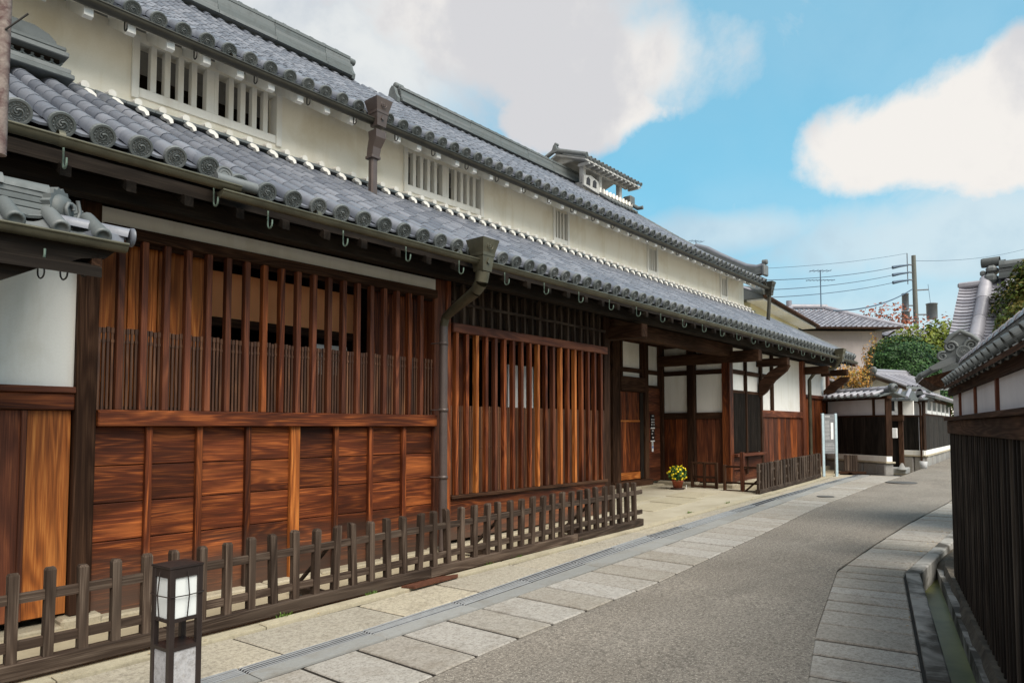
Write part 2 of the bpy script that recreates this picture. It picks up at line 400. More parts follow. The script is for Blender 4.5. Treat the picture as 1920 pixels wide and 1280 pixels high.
# ------------------------------------------------------------------ ground, road, pavements
def sheet(poly, top, depth):
    """solid with a top that follows the gently rising street"""
    n = len(poly); m = MB()
    V = [(x, y, GZ(x) + top) for x, y in poly] + [(x, y, GZ(x) + top - depth) for x, y in poly]
    return m.add(V, [tuple(range(n)), tuple(range(2 * n - 1, n - 1, -1))] + [(i, n + i, n + (i + 1) % n, (i + 1) % n) for i in range(n)])
gx = [-900, -200, -60, -20, -8, 0, 40, 80, 200, 900]; gy = [-900, -100, -20, 0, 20, 100, 900]
g = MB(); g.add([(x, y, GZ(x) - .48) for x in gx for y in gy], [(i * 7 + j, (i + 1) * 7 + j, (i + 1) * 7 + j + 1, i * 7 + j + 1) for i in range(9) for j in range(6)])
obj('ground', g, DIRT, kind='structure')
AL = [(-7.5, 2.9), (2.9, 3.2), (3.8, 3.26), (6.1, 3.30), (9.7, 3.55), (12.75, 3.80), (17.4, 3.95), (20.9, 4.0), (26, 4.1), (39, 4.5)]
AR = [(39, 3.1), (26, 2.4), (14.7, 2.15), (11.6, 2.2), (9.7, 2.18), (7.7, 2.12), (5.46, 1.66), (4.35, 1.38), (2.5, .92), (-7.5, -1.2)]
obj('road', sheet(AL + AR, 0, .4), ASPH, kind='structure')
def lerp(pl, x):
    for (a, ya), (b, yb) in zip(pl, pl[1:]):
        if a <= x <= b: return ya + (yb - ya) * (x - a) / (b - a)
    return pl[0][1] if x < pl[0][0] else pl[-1][1]
GL = [(-7, 4.0), (2.5, 4.0), (4.2, 4.03), (7.7, 4.18), (13, 4.5), (17, 4.68), (20.5, 4.72)]     # street edge of the drain strip
GM = [(-7, 4.16), (2.5, 4.15), (4.2, 4.19), (7.7, 4.43), (13, 4.72), (17, 4.86), (20.5, 4.88)]
GU = [(-7, 4.30), (2.8, 4.30), (4.2, 4.36), (7.8, 4.69), (13, 4.92), (17, 5.02), (20.5, 5.05)]  # house edge of the drain strip
KI = [(-7, 4.90), (2.8, 4.93), (9, 5.02), (14, 5.12), (19.6, 5.38), (20.6, 5.45)]
def slab(x0, x1, fa, fb, g_=.016, top=.004, skew=0, t=.16):
    """one paving stone between two edge lines, tapered joints left open"""
    xa, xb = x0 + g_, x1 - g_; m = MB(); V = []
    j = lambda: random.uniform(-.003, .003)
    q = [(xa, fa(xa) + g_), (xb, fa(xb) + g_), (xb + skew, fb(xb) - g_), (xa + skew, fb(xa) - g_)]
    dz = random.uniform(-.004, .003); e = .008
    c = (sum(p[0] for p in q) / 4, sum(p[1] for p in q) / 4)
    inn = []
    for p in q:
        d = Vector((c[0] - p[0], c[1] - p[1])); d.normalize(); inn.append((p[0] + d.x * e * 1.4, p[1] + d.y * e * 1.4))
    V = [(x, y, GZ(x) + top + dz) for x, y in inn] + [(x, y, GZ(x) + top + dz - e) for x, y in q] + [(x, y, GZ(x) + top - t) for x, y in q]
    F_ = [(0, 1, 2, 3)] + [(i, 4 + i, 4 + (i + 1) % 4, (i + 1) % 4) for i in range(4)] + [(4 + i, 8 + i, 8 + (i + 1) % 4, 4 + (i + 1) % 4) for i in range(4)] + [(11, 10, 9, 8)]
    return m.add(V, F_)
bed = sheet([(x, y + .002) for x, y in AL if x < 21.5] + [(21.5, 4.9), (21.5, 5.6)] + [(21.2, 5.6), (14, 5.14), (9, 5.04), (2.8, 4.95), (-7.5, 4.92)], -.009, .37)
JOINT = stain('joint_grit', (.020, .016, .012), (.010, .008, .007), 8, .4, .7, fine=60)
lp = obj('left_pavement', bed, JOINT, kind='structure')
x = -1.0
while x < 20.2:
    wd = .445 + random.uniform(-.035, .035) if x > 2 else .45
    obj('paving_slab', slab(x, x + wd, lambda q: lerp(AL, q) + .004, lambda q: lerp(GL, q), skew=-.02), SLAB, lp); x += wd
x = .55
while x < 19.5:
    wd = random.uniform(.78, 1.18)
    obj('paving_slab', slab(x, x + wd, lambda q: lerp(GU, q), lambda q: lerp(KI, q) - .01 + .012 * math.sin(3 * q), g_=.013, skew=-.05), SLABU, lp); x += wd
x = .3
while x < 20.2:
    wd = 1.0
    obj('concrete_strip', slab(x, x + wd, lambda q: lerp(GL, q), lambda q: lerp(GM, q), g_=.003, top=.008), CONC, lp)
    gr = slab(x, x + wd, lambda q: lerp(GM, q), lambda q: lerp(GU, q), g_=.002, top=.003, t=.1); go = obj('drain_grate', gr, SLOT, lp)
    for k in range(5):
        a, b = (k * 2 + .5) / 10, (k * 2 + 1.5) / 10
        m = slab(x, x + wd, lambda q: lerp(GM, q) + (lerp(GU, q) - lerp(GM, q)) * a, lambda q: lerp(GM, q) + (lerp(GU, q) - lerp(GM, q)) * b, g_=.004, top=.009, t=.02)
        if x < 12 or k in (0, 2, 4): obj('grate_bar', m, STEEL, go)
    x += wd
x = .2
while x < 19.4:
    wd = random.uniform(1.1, 1.7)
    obj('kerb_stone', slab(x, x + wd, lambda q: lerp(KI, q), lambda q: lerp(KI, q) + .13, g_=.005, top=.022, t=.2), KERB, lp); x += wd
for (mx, my, r) in ((14.4, 4.15, .16), (18.4, 3.6, .33)):
    m = MB().lathe([(0, .004), (r * .9, .004), (r * .92, .0), (r * .95, .006), (r, .006), (r, -.02)], (mx, my, GZ(mx) + .012), 24, sm=False)
    obj('manhole_cover', m, plain('iron_cover', (.12, .115, .11), .5, .5, .3), lp)
obj('rusty_cover', MB().prism([(4.35, 4.90), (4.95, 4.93), (5.02, 5.0), (4.8, 5.06), (4.3, 5.03)], GZ(4.6) + .024, GZ(4.6) + .040), plain('rusty_iron', (.09, .035, .02), .8, .2, 0, .4, 20), lp)
# plot behind the kerb
obj('house_plot', sheet([(-8, 5.0), (2.8, 5.04), (9, 5.13), (14, 5.23), (19.6, 5.5), (21.5, 5.75), (22.2, 6.6), (39, 6.0), (39, 30), (-8, 30)], 0, .4), DIRT, kind='structure')
# right pavement, kerb, channel
RK = [(-3, -1.0), (4.8, .83), (7.9, 1.53), (10.8, 1.56), (15, 1.55), (26, 1.7)]
RA = [(-7.5, -1.2), (2.5, .92), (4.35, 1.38), (5.46, 1.66), (7.7, 2.12), (9.7, 2.18), (11.6, 2.2), (14.7, 2.15), (26, 2.4), (39, 3.1)]
rp = obj('right_pavement', sheet([(-3, -1.0), (4.8, .83), (7.9, 1.53), (10.8, 1.56), (15, 1.55), (26, 1.7), (26, 2.398)] + [(x, y - .002) for x, y in reversed(RA) if 0 < x < 26] + [(-3, -.2)], -.009, .37), JOINT, kind='structure')
x = 2.6
while x < 20:
    wd = random.choice((.27, .33, .36, .42)) if x < 8 else random.uniform(.36, .52)
    obj('paving_slab', slab(x, x + wd, lambda q: lerp(RK, q) + .004, lambda q: lerp(RA, q) - .004, g_=.019, skew=-.10), SLAB, rp); x += wd
def strip(p0, p1, w_, top, t, g_=.004):
    d = Vector((p1[0] - p0[0], p1[1] - p0[1])); L = d.length; d.normalize(); n_ = Vector((d.y, -d.x)); m = MB()
    a = Vector(p0) + d * g_; b = Vector(p1) - d * g_
    q = [a, b, b + n_ * w_, a + n_ * w_]; e = .01; qi = [a + d * e - 0 * n_, b - d * e, b + n_ * (w_ - e) - d * e, a + n_ * (w_ - e) + d * e]
    V = [(p.x, p.y, GZ(p.x) + top) for p in qi] + [(p.x, p.y, GZ(p.x) + top - .008) for p in q] + [(p.x, p.y, GZ(p.x) + top - t) for p in q]
    return m.add(V, [(3, 2, 1, 0)] + [(i, (i + 1) % 4, 4 + (i + 1) % 4, 4 + i) for i in range(4)] + [(4 + i, 4 + (i + 1) % 4, 8 + (i + 1) % 4, 8 + i) for i in range(4)])
for (a, b, nseg) in (((.6, -.16), (4.8, .83), 3), ((4.8, .83), (7.9, 1.53), 3), ((7.9, 1.53), (10.8, 1.56), 2), ((10.8, 1.56), (15, 1.55), 3)):
    for k in range(nseg):
        p = (a[0] + (b[0] - a[0]) * k / nseg, a[1] + (b[1] - a[1]) * k / nseg); q = (a[0] + (b[0] - a[0]) * (k + 1) / nseg, a[1] + (b[1] - a[1]) * (k + 1) / nseg)
        obj('channel_kerb', strip(p, q, .125, .022, .5), CONCD, rp)
obj('channel_water', sheet([(-3, -1.1), (4.8, .78), (8, 1.45), (16, 1.45), (16, .6), (7, .6), (4, -.1), (-3, -2)], -.20, .05), WATER, kind='structure')
bank = MB(); wl = lambda x, k=0: .45 + (x - 5.15) * .2235 + k
V = []
bxs = [.5 + i * .25 for i in range(62)]
for x in bxs:
    jt = random.uniform(-.02, .02); e = .10 if x < 8.8 else .25
    V += [(x, wl(min(x, 8.9), e) + jt - .0, GZ(x) - .34), (x, wl(min(x, 8.9), e) + jt - .012, GZ(x) - .09 + random.uniform(-.01, .01)), (x, wl(min(x, 8.9), .06), GZ(x) - .02 + random.uniform(-.012, .01)), (x, wl(min(x, 8.9), -.6), GZ(x) - .03)]
bank.add(V, [(4 * i + j, 4 * i + 4 + j, 4 * i + 5 + j, 4 * i + 1 + j) for i in range(61) for j in range(3)])
obj('soil_bank', bank, SOIL, kind='structure')
x = 2.2
while x < 8.6:
    L = random.uniform(.5, .9); a = (x, wl(x, .13)); b = (x + L, wl(x + L, .13))
    obj('channel_edging_stone', strip(a, b, .07, -.075 + random.uniform(-.015, .01), .3), CONCD, rp); x += L
obj('right_plot', sheet([(-8, -30), (39, -30), (39, 3.0), (26, 1.6), (15, 1.3), (11, 1.2), (8.9, .9), (0, -1.25), (-8, -3.0)], -.04, .4), DIRT, kind='structure')

# ------------------------------------------------------------------ tile kit (local frame: -Y runs down the slope, Z is the roof normal)
P = .258
def cover_mb(L=.25, r0=.073, r1=.066, n=7, a0=-12, t=.012):
    m = MB(); V = []
    for (y, r) in ((0, r0), (.03, r0 - .001), (L + .02, r1)):
        for k in range(n + 1):
            a = R(a0 + (180 - 2 * a0) * k / n); V.append((r * math.cos(a), y, r * math.sin(a)))
    w_ = n + 1
    F_ = [(i * w_ + k, i * w_ + k + 1, (i + 1) * w_ + k + 1, (i + 1) * w_ + k) for i in range(2) for k in range(n)]
    m.add(V, F_, True)
    V = [];
    for r in (r0, r0 - t):
        for k in range(n + 1):
            a = R(a0 + (180 - 2 * a0) * k / n); V.append((r * math.cos(a), 0, r * math.sin(a)))
    m.add(V, [(k + 1, k, w_ + k, w_ + k + 1) for k in range(n)]); return m
def pan_mb(L=.26, n=4, sag=.030, t=.018, wd=P * .92, lift=.016):
    m = MB(); V = []
    for (y, z) in ((0, lift), (L + .02, 0)):
        for k in range(n + 1):
            u = -1 + 2 * k / n; V.append((u * wd / 2, y, z + sag * (u * u - 1) + .004))
    for k in range(n + 1):
        u = -1 + 2 * k / n; V.append((u * wd / 2, 0, lift + sag * (u * u - 1) + .004 - t))
    w_ = n + 1
    return m.add(V, [(k, k + 1, w_ + k + 1, w_ + k) for k in range(n)] + [(2 * w_ + k, 2 * w_ + k + 1, k + 1, k) for k in range(n)])
def tomoe_disc(r=.086, detail=True):
    """round eave-end tile: rim, ring of beads and three commas in relief, facing -Y"""
    m = MB()
    m.lathe([(r, .03), (r, 0), (r * .97, -.006), (r * .80, -.006), (r * .77, .002), (r * .50, .002), (r * .48, -.003), (r * .45, .002), (0.0001, .002)], (0, 0, 0), 20, 'Y', False)
    if detail:
        for k in range(14):
            a = 2 * math.pi * k / 14; c = (r * .63 * math.cos(a), .001, r * .63 * math.sin(a)); b = r * .062
            m.add([(c[0] - b, c[1], c[2] - b), (c[0] + b, c[1], c[2] - b), (c[0] + b, c[1], c[2] + b), (c[0] - b, c[1], c[2] + b), (c[0], c[1] - .008, c[2])], [(0, 1, 4), (1, 2, 4), (2, 3, 4), (3, 0, 4)])
        for k in range(3):
            a0 = 2 * math.pi * k / 3; pts = []
            for i in range(7):
                t = i / 6; a = a0 - t * 2.7; q = r * (.13 + .27 * t); pts.append((q * math.cos(a), -.001, q * math.sin(a)))
            m.tube(pts, r * .115, 5, True, r2=r * .03)
    return m
def cap_mb(detail=True):
    m = tomoe_disc(.086, detail); m.mi = [1] * len(m.f); m.xf(Matrix.Translation((0, 0, .004)))
    m2 = cover_mb(.24, .076, .068, 8); 
    for i, p in enumerate(m2.v):
        if p[1] < .04: m2.v[i] = (p[0] * 1.07, p[1], p[2] * 1.07)
    m.join(m2.xf(Matrix.Translation((0, .015, 0)))); return m
def eave_pan_mb():
    """two nested curved edge tiles that close the gap between two round ends"""
    m = MB()
    for k, (dy, dz_) in enumerate(((0, -.012), (.02, -.046))):
        V = []; n = 6; sag = .045; t = .022; wd = P * .80
        for z0 in (0, -t):
            for i in range(n + 1):
                u = -1 + 2 * i / n; V.append((u * wd / 2, dy, dz_ + z0 + sag * (u * u - 1)))
        for i in range(n + 1):
            u = -1 + 2 * i / n; V.append((u * wd / 2, dy + .25, dz_ + sag * (u * u - 1)))
        for i in range(n + 1):
            u = -1 + 2 * i / n; V.append((u * wd / 2, dy + .25, dz_ - t + sag * (u * u - 1)))
        w_ = n + 1
        m.add(V, [(w_ + i, w_ + i + 1, i + 1, i) for i in range(n)] + [(i, i + 1, 2 * w_ + i + 1, 2 * w_ + i) for i in range(n)] + [(w_ + i + 1, w_ + i, 3 * w_ + i, 3 * w_ + i + 1) for i in range(n)])
    return m
ME_COVER = cover_mb().mesh('cover_tile', TILE); ME_CAP = cap_mb().mesh('round_end_tile', [TILE, TILED])
ME_EPAN = eave_pan_mb().mesh('eave_edge_tile', TILED)
MB_PAN = pan_mb(); MB_COV = cover_mb(n=5)
CAM = Vector((0, 0, 1.6))
class Prof:
    """roof slope profile: (Y, Z) points from the eave up"""
    def __init__(s, pts):
        s.p = [Vector(q) for q in pts]; s.L = [0]
        for a, b in zip(s.p, s.p[1:]): s.L.append(s.L[-1] + (b - a).length)
    def at(s, t):
        for i in range(len(s.p) - 1):
            if t <= s.L[i + 1] or i == len(s.p) - 2:
                a, b = s.p[i], s.p[i + 1]; u = (t - s.L[i]) / (s.L[i + 1] - s.L[i]); q = a + (b - a) * u; d = (b - a).normalized()
                return q.x, q.y, math.atan2(d.y, d.x)
def tile_rows(roof, prof, x0, x1, zoff, picked, keep=None, caps=True, first=.27, pan_step=.26):
    """rows of cover tiles from x0 to x1; the largest in view as single tiles, the rest joined"""
    rest = MB(); pans = MB(); n = int(round((x1 - x0) / P)); total = prof.L[-1]
    for i in range(n + 1):
        x = x0 + i * P; zo = zoff(x)
        xj = random.uniform(-.003, .003)
        y, z, a = prof.at(0)
        if caps: place('round_end_tile', ME_CAP, (x + xj, y, z + zo + .035), roof, (a + random.uniform(-.03, .03), random.uniform(-.08, .08), random.uniform(-.02, .02)))
        if caps and i < n: place('eave_edge_tile', ME_EPAN, (x + P / 2, y + .012, z + zo + .012), roof, (a, 0, 0))
        k = 0; s_ = first - .02 if caps else .0
        if caps and n > 5: s_ = .10 + random.uniform(0, .13)
        while s_ < total - .12:
            if keep is None or keep(x, prof.at(s_)[0]):
                y, z, a = prof.at(s_); M_ = Matrix.Translation((x + xj + random.uniform(-.002, .002), y, z + zo + .035)) @ Matrix.Rotation(a, 4, 'X') @ Matrix.Rotation(random.uniform(-.012, .012), 4, 'Z')
                if (i, k) in picked: place('cover_tile', ME_COVER, M_.translation, roof, M_.to_euler())
                else: rest.join(MB_COV, M_)
            s_ += .25; k += 1
        if i < n:
            s_ = .03
            while s_ < total - .1:
                if keep is None or keep(x + P / 2, prof.at(s_)[0]):
                    y, z, a = prof.at(s_); pans.join(MB_PAN, Matrix.Translation((x + P / 2, y, z + zo + .018)) @ Matrix.Rotation(a, 4, 'X'))
                s_ += pan_step
    if rest.v:
        o = obj('cover_tiles', rest, TILE, roof, stuff=True)
    o = obj('pan_tiles', pans, TILE, roof, stuff=True)
def pick(prof, x0, x1, n, cond):
    c = []
    for i in range(int(round((x1 - x0) / P)) + 1):
        k = 0; s_ = .16
        while s_ < prof.L[-1] - .12:
            y, z, a = prof.at(s_); d = (Vector((x0 + i * P, y, z)) - CAM).length
            if cond(x0 + i * P, y, z): c.append((d, (i, k)))
            s_ += .25; k += 1
    c.sort(); return c[:n]

# ------------------------------------------------------------------ the merchant house
HX0, HX1 = -1.2, 22.0
house = thing('merchant_house', 'long two-storey merchant house with white plaster upper wall, tiled roofs and wooden lattice front', 'house', (10.5, 6.3, .15))
FY = 6.3      # facade plane
UY = 8.1      # upper wall plane
LOW = Prof([(5.42, 3.58), (8.02, 5.005)])
UP = Prof([(7.42, 5.84), (9.1, 6.87), (10.25, 7.63), (12.2, 9.02), (12.55, 9.30)])
UX1 = 20.46
# lower roof
m = MB(); m.prism([(5.50, 3.535), (8.1, 4.96), (8.1, 4.86), (5.50, 3.44)], -1.2, HX1 - .05, 'X')
lroof = obj('lower_roof', m, BLACK['X'], house)
step = lambda x: .075 if x < 2.72 else 0
lx0 = 1.42 + .258 - P * 9
sel_l = pick(LOW, 2.83 - P * 15, 21.9, 175, lambda x, y, z: x > .9)
PL = {q[1] for q in sel_l}
LX0 = 2.83 - P * 15
tile_rows(lroof, LOW, LX0, LX0 + P * 89 if LX0 + P * 89 < 22.0 else LX0 + P * int((22 - LX0) / P), step, PL)
# upper roof
m = MB(); m.prism([(7.56, 5.85), (9.1, 6.83), (10.25, 7.58), (12.2, 8.97), (12.6, 9.27), (12.6, 9.1), (7.60, 5.80)], -1.2, UX1 - .03, 'X')
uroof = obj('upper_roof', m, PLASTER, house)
ux0 = 2.70 - P * 15
PU = {q[1] for q in pick(UP, ux0, UX1, 120, lambda x, y, z: x > 2.2)}
tile_rows(uroof, UP, ux0, ux0 + P * int((UX1 - ux0) / P), lambda x: 0, PU)
obj('back_slope', MB().prism([(12.55, 9.28), (17.5, 6.0), (17.5, 5.85), (12.55, 9.12)], -1.2, UX1 - .05, 'X'), TILE, uroof)
# verge tiles at the far end of both roofs
for roof, prof, xe in ((uroof, UP, UX1), (lroof, LOW, HX1)):
    s_ = .05
    while s_ < prof.L[-1] - .2:
        y, z, a = prof.at(s_)
        m = MB().join(cover_mb(.27, .085, .078, 5), Matrix.Translation((xe - .02, y, z + .06)) @ Matrix.Rotation(a, 4, 'X'))
        obj('verge_tile', m, TILED, roof); s_ += .26
def ridge(parent, x0, x1, y, z0, h, wd, name='ridge', ends=(True, True), courses=6, mat=TILED, step_=.32):
    """stacked flat courses under a row of round cover tiles with raised joints"""
    t = h / (courses + 1.2); base = None
    for k in range(courses):
        w_ = wd * (1 - .06 * k) * (1.18 if k in (0, courses - 1) else 1); m = MB()
        xx = x0
        while xx < x1 - .01:
            xb = min(xx + 1.2, x1); m.box(xx + .004, xb - .004, y - w_ / 2 + random.uniform(-.004, .004), y + w_ / 2, z0 + k * t + .004, z0 + (k + 1) * t - .003); xx = xb
        o = obj(name if k == 0 else 'ridge_course', m, mat, parent if k == 0 else base)
        if k == 0: base = o
    xx = x0; top = z0 + courses * t
    m = MB()
    while xx < x1 - .05:
        L = min(step_, x1 - xx)
        c = MB().join(cover_mb(L, .085, .078, 6, 0), Matrix.Translation((xx, y, top - .004)) @ Matrix.Rotation(-math.pi / 2, 4, 'Z')); m.join(c)
        c = MB().join(cover_mb(.045, .10, .10, 6, 0), Matrix.Translation((xx, y, top - .004)) @ Matrix.Rotation(-math.pi / 2, 4, 'Z')); m.join(c); xx += L
    obj('ridge_cap', m, mat, base); return base, top
def end_tile(parent, x, y, z, sgn, s_=1.0, mat=TILED):
    m = MB(); w_ = .20 * s_
    prof = [(-w_ * 1.1, -.10 * s_), (-w_ * 1.25, .02 * s_), (-w_ * .8, .16 * s_), (-w_ * .5, .34 * s_), (0, .42 * s_), (w_ * .5, .34 * s_), (w_ * .8, .16 * s_), (w_ * 1.25, .02 * s_), (w_ * 1.1, -.10 * s_)]
    m.prism([(y + a, z + b) for a, b in prof], x, x + sgn * .10 * s_, 'X')
    m.lathe([(.0001, -.02), (.075 * s_, -.02), (.085 * s_, 0), (.085 * s_, .25 * s_)], (x + sgn * -.02, y, z + .47 * s_), 14, 'X')
    o = obj('ridge_end_tile', m, mat, parent)
    d = MB().lathe([(.0001, 0), (.09 * s_, 0), (.10 * s_, .02), (.10 * s_, .10)], (x + sgn * .08 * s_, y, z + .10 * s_), 14, 'X'); obj('end_disc', d, mat, o)
    return o
r1, tp = ridge(uroof, -1.2, 9.05, 12.6, 9.36, .55, .42, courses=7)
end_tile(uroof, 9.06, 12.6, 9.42, 1, .85)
r2, tp = ridge(uroof, 10.45, 17.9, 12.55, 9.30, .46, .40, courses=6)
end_tile(uroof, 10.4, 12.55, 9.34, -1, .85)
# hip-like corner ridge that curls up at the far end
m = MB(); pts = [(20.25, 9.6, 7.28), (20.27, 9.2, 7.12), (20.3, 8.8, 6.86), (20.33, 8.4, 6.62), (20.36, 8.0, 6.40), (20.38, 7.7, 6.32), (20.4, 7.48, 6.36)]
cr = None
for k in range(5):
    m = MB()
    for (a, b) in zip(pts, pts[1:]):
        hw = .13 - .008 * k; za, zb = a[2] - .20 + k * .048, b[2] - .20 + k * .048
        m.add([(a[0] - hw, a[1], za), (a[0] + hw, a[1], za), (b[0] + hw, b[1], zb), (b[0] - hw, b[1], zb), (a[0] - hw, a[1], za + .042), (a[0] + hw, a[1], za + .042), (b[0] + hw, b[1], zb + .042), (b[0] - hw, b[1], zb + .042)],
              [(0, 1, 2, 3), (7, 6, 5, 4), (0, 4, 5, 1), (1, 5, 6, 2), (2, 6, 7, 3), (3, 7, 4, 0)])
    o = obj('corner_ridge' if k == 0 else 'ridge_course', m, TILED, uroof if k == 0 else cr)
    if k == 0: cr = o
obj('ridge_cap', MB().tube([(p[0], p[1], p[2] + .05) for p in pts], .085, 8), TILE, cr)
obj('end_disc', MB().box(20.24, 20.56, 7.40, 7.50, 6.08, 6.42, .03).lathe([(.0001, -.02), (.07, -.02), (.08, 0), (.08, .12)], (20.4, 7.40, 6.50), 12, 'Y'), TILED, cr)

# gutters with hooks
def gutter(name, x0, x1, y, z, r, mat, hooks, hmat, hz, parent=house, drop=.0, dy=.10):
    m = MB(); n = 10; V = []
    for i, x in enumerate((x0, x1)):
        for rr in (r, r - .008):
            for k in range(n + 1):
                a = math.pi + math.pi * k / n; V.append((x, y + rr * math.cos(a) * 1.0, z - drop * i + rr * math.sin(a)))
    w_ = n + 1
    m.add(V, [(k, k + 1, 2 * w_ + k + 1, 2 * w_ + k) for k in range(n)] + [(w_ + k + 1, w_ + k, 3 * w_ + k, 3 * w_ + k + 1) for k in range(n)], True)
    m.add([V[k] for k in range(w_)], [tuple(range(w_))]); m.add([V[2 * w_ + k] for k in range(w_)], [tuple(range(w_ - 1, -1, -1))])
    m.tube([(x0, y - r, z), (x1, y - r, z - drop)], .010, 6)
    xx = x0 + .9
    while xx < x1: m.lathe([(r + .004, -.02), (r + .004, .02)], (xx, y, z), 12, 'X'); xx += 1.8
    g = obj(name, m, mat, parent)
    hk = MB().tube([(0, dy, .09), (0, dy, -.03)] + [(0, dy - .035 + .035 * math.cos(a * math.pi / 6), -.03 - .035 * math.sin(a * math.pi / 6)) for a in range(1, 7)] + [(0, dy - .072, .0)], .0075, 6)
    me = hk.mesh('gutter_hook', hmat)
    for x in hooks: place('gutter_hook', me, (x, y, z + hz), g, (0, 0, 0))
    return g
gA = gutter('gutter', -1.2, 2.78, 5.32, 3.555, .052, GUT, [1.55, 2.62], VERD, -.11)
gB = gutter('gutter', 2.62, 21.7, 5.32, 3.49, .052, GUT, [3.1 + .78 * k for k in range(24)], VERD, -.12, drop=.04)
obj('end_cap_tile', MB().join(tomoe_disc(.075, False), Matrix.Translation((2.70, 5.40, 3.66))).tube([(2.6, 5.36, 3.60), (2.95, 5.36, 3.60)], .05, 8), TILED, lroof)
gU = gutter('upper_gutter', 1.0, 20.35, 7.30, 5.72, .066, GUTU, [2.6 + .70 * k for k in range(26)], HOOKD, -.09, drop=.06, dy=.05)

# upper wall and its windows
UWZ0, UWZ1 = 4.7, 6.05
wins = [(3.02, 4.72, 5.40, 5.93, 5, True), (6.97, 8.64, 5.37, 5.90, 5, True), (10.80, 11.22, 5.35, 5.90, 4, False), (14.52, 14.92, 5.35, 5.88, 4, False), (18.68, 19.08, 5.35, 5.85, 4, False)]
m = MB(); xs = [-1.2]
for a in wins: xs += [a[0], a[1]]
xs.append(20.36)
for i in range(0, len(xs), 2): m.box(xs[i], xs[i + 1], UY, UY + .18, UWZ0, UWZ1)
for a in wins: m.box(a[0], a[1], UY, UY + .18, UWZ0, a[2]); m.box(a[0], a[1], UY, UY + .18, a[3], UWZ1)
m.box(20.18, 20.36, UY + .18, 16.5, 3.0, UWZ1)
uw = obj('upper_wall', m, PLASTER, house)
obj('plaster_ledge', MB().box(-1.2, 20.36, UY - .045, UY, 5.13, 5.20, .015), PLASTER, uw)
obj('attic_back', MB().box(-1, 20, UY + .9, UY + .95, 4.7, 6.0), BLACK['X'], uw)
for (a, b, z0, z1, nb, dbl) in wins:
    fr = MB(); j = .075 if dbl else .06
    fr.box(a - j, a + .004, UY - .035, UY + .12, z0 - .14, z1 + .06, .006).box(b - .004, b + j, UY - .035, UY + .12, z0 - .14, z1 + .06, .006)
    wo_ = obj('upper_window', MB().box(a - j, b + j, UY + .10, UY + .121, z0 - .15, z0 - .112), PLASTERW, house); obj('jamb', MB().box(a - j, a + .004, UY - .035, UY + .12, z0 - .14, z1 + .06, .006), PLASTERW, wo_); obj('jamb', MB().box(b - .004, b + j, UY - .035, UY + .12, z0 - .14, z1 + .06, .006), PLASTERW, wo_)
    obj('sill', MB().box(a + .006, b - .006, UY - .022, UY + .10, z0 - .11, z0 - .002, .006), PLASTERW, wo_)
    if dbl:
        mid = (a + b) / 2; obj('window_mullion', MB().box(mid - .075, mid + .075, UY - .010, UY + .10, z0, z1, .005).box(mid + .02, mid + .055, UY - .016, UY - .01, z0 + .03, z1 - .03), PLASTERW, wo_)
        for (p, q) in ((a, mid - .075), (mid + .075, b)):
            for k in range(nb):
                if k == 0: continue
                xc = p + (q - p) * (k + .0) / nb + .012; obj('window_bar', MB().box(xc - .036, xc + .030, UY - .004, UY + .085, z0, z1, .005), PLASTERW, wo_)
    else:
        for k in range(1, nb):
            xc = a + (b - a) * k / nb; obj('window_bar', MB().box(xc - .020, xc + .020, UY - .004, UY + .06, z0, z1, .004), PLASTERW, wo_)
x = 1.1
while x < 20.2:
    obj('plastered_rafter', MB().prism([(7.56, 5.78), (8.12, 6.12), (8.12, 5.98), (7.62, 5.69), (7.56, 5.70)], x, x + .085, 'X'), PLASTERW, uroof); x += .40
# white mortar closing the tile rows against the upper wall, dark flat course over it
m = MB(); xx = 2.2
while xx < 20.4: m.box(xx + .003, min(xx + .30, 20.5) - .003, 7.80, UY - .02, 5.045, 5.075); xx += .30
obj('flashing_course', m, TILED, lroof)
m1 = MB().tube([(0, -.03, .0), (0, .14, .03)], .042, 8).mesh('mortar_end', MORTAR)
m2 = MB().prism([(-.062, .020), (-.040, .045), (.010, .040), (.055, .010), (.062, -.030), (.030, -.042), (.008, -.008), (-.040, -.005)], -.035, .03, 'Y').mesh('mortar_wedge', MORTAR)
i = 0; x = LX0
while x < 20.3:
    if x > 2.2:
        place('mortar_end', m1, (x + .10, 7.86, 5.112), lroof); place('mortar_wedge', m2, (x + P * .5, 7.80, 5.01), lroof)
    x += P
# stacked end of a higher roof against the wall at the left
o0 = None
for k, (xr, z0, z1, dy) in enumerate(((2.21, 4.95, 5.00, .16), (2.19, 5.01, 5.06, .12), (2.17, 5.17, 5.22, .12), (2.15, 5.23, 5.27, .10))):
    m = MB().box(.6, xr, 7.62 - dy, 8.05, z0, z1, .008); o = obj('stacked_ridge' if k == 0 else 'ridge_course', m, TILED, lroof if k == 0 else o0)
    if k == 0: o0 = o
obj('ridge_course', MB().box(.6, 2.12, 7.62, 8.05, 5.06, 5.17), BLACK['X'], o0)
me = MB().tube([(.045 * math.cos(a * math.pi / 6), 0, -.045 * math.sin(a * math.pi / 6)) for a in range(7)], .011, 5).mesh('wave_tile', TILED)
for k in range(14): place('wave_tile', me, (1.05 + k * .08, 7.60, 5.145), o0); 
obj('ridge_cap', MB().prism([(1.0, 5.27), (2.10, 5.27), (2.08, 5.33), (2.02, 5.38), (1.9, 5.42), (1.7, 5.42), (1.0, 5.46)], 7.6, 8.05, 'Y'), TILED, o0)

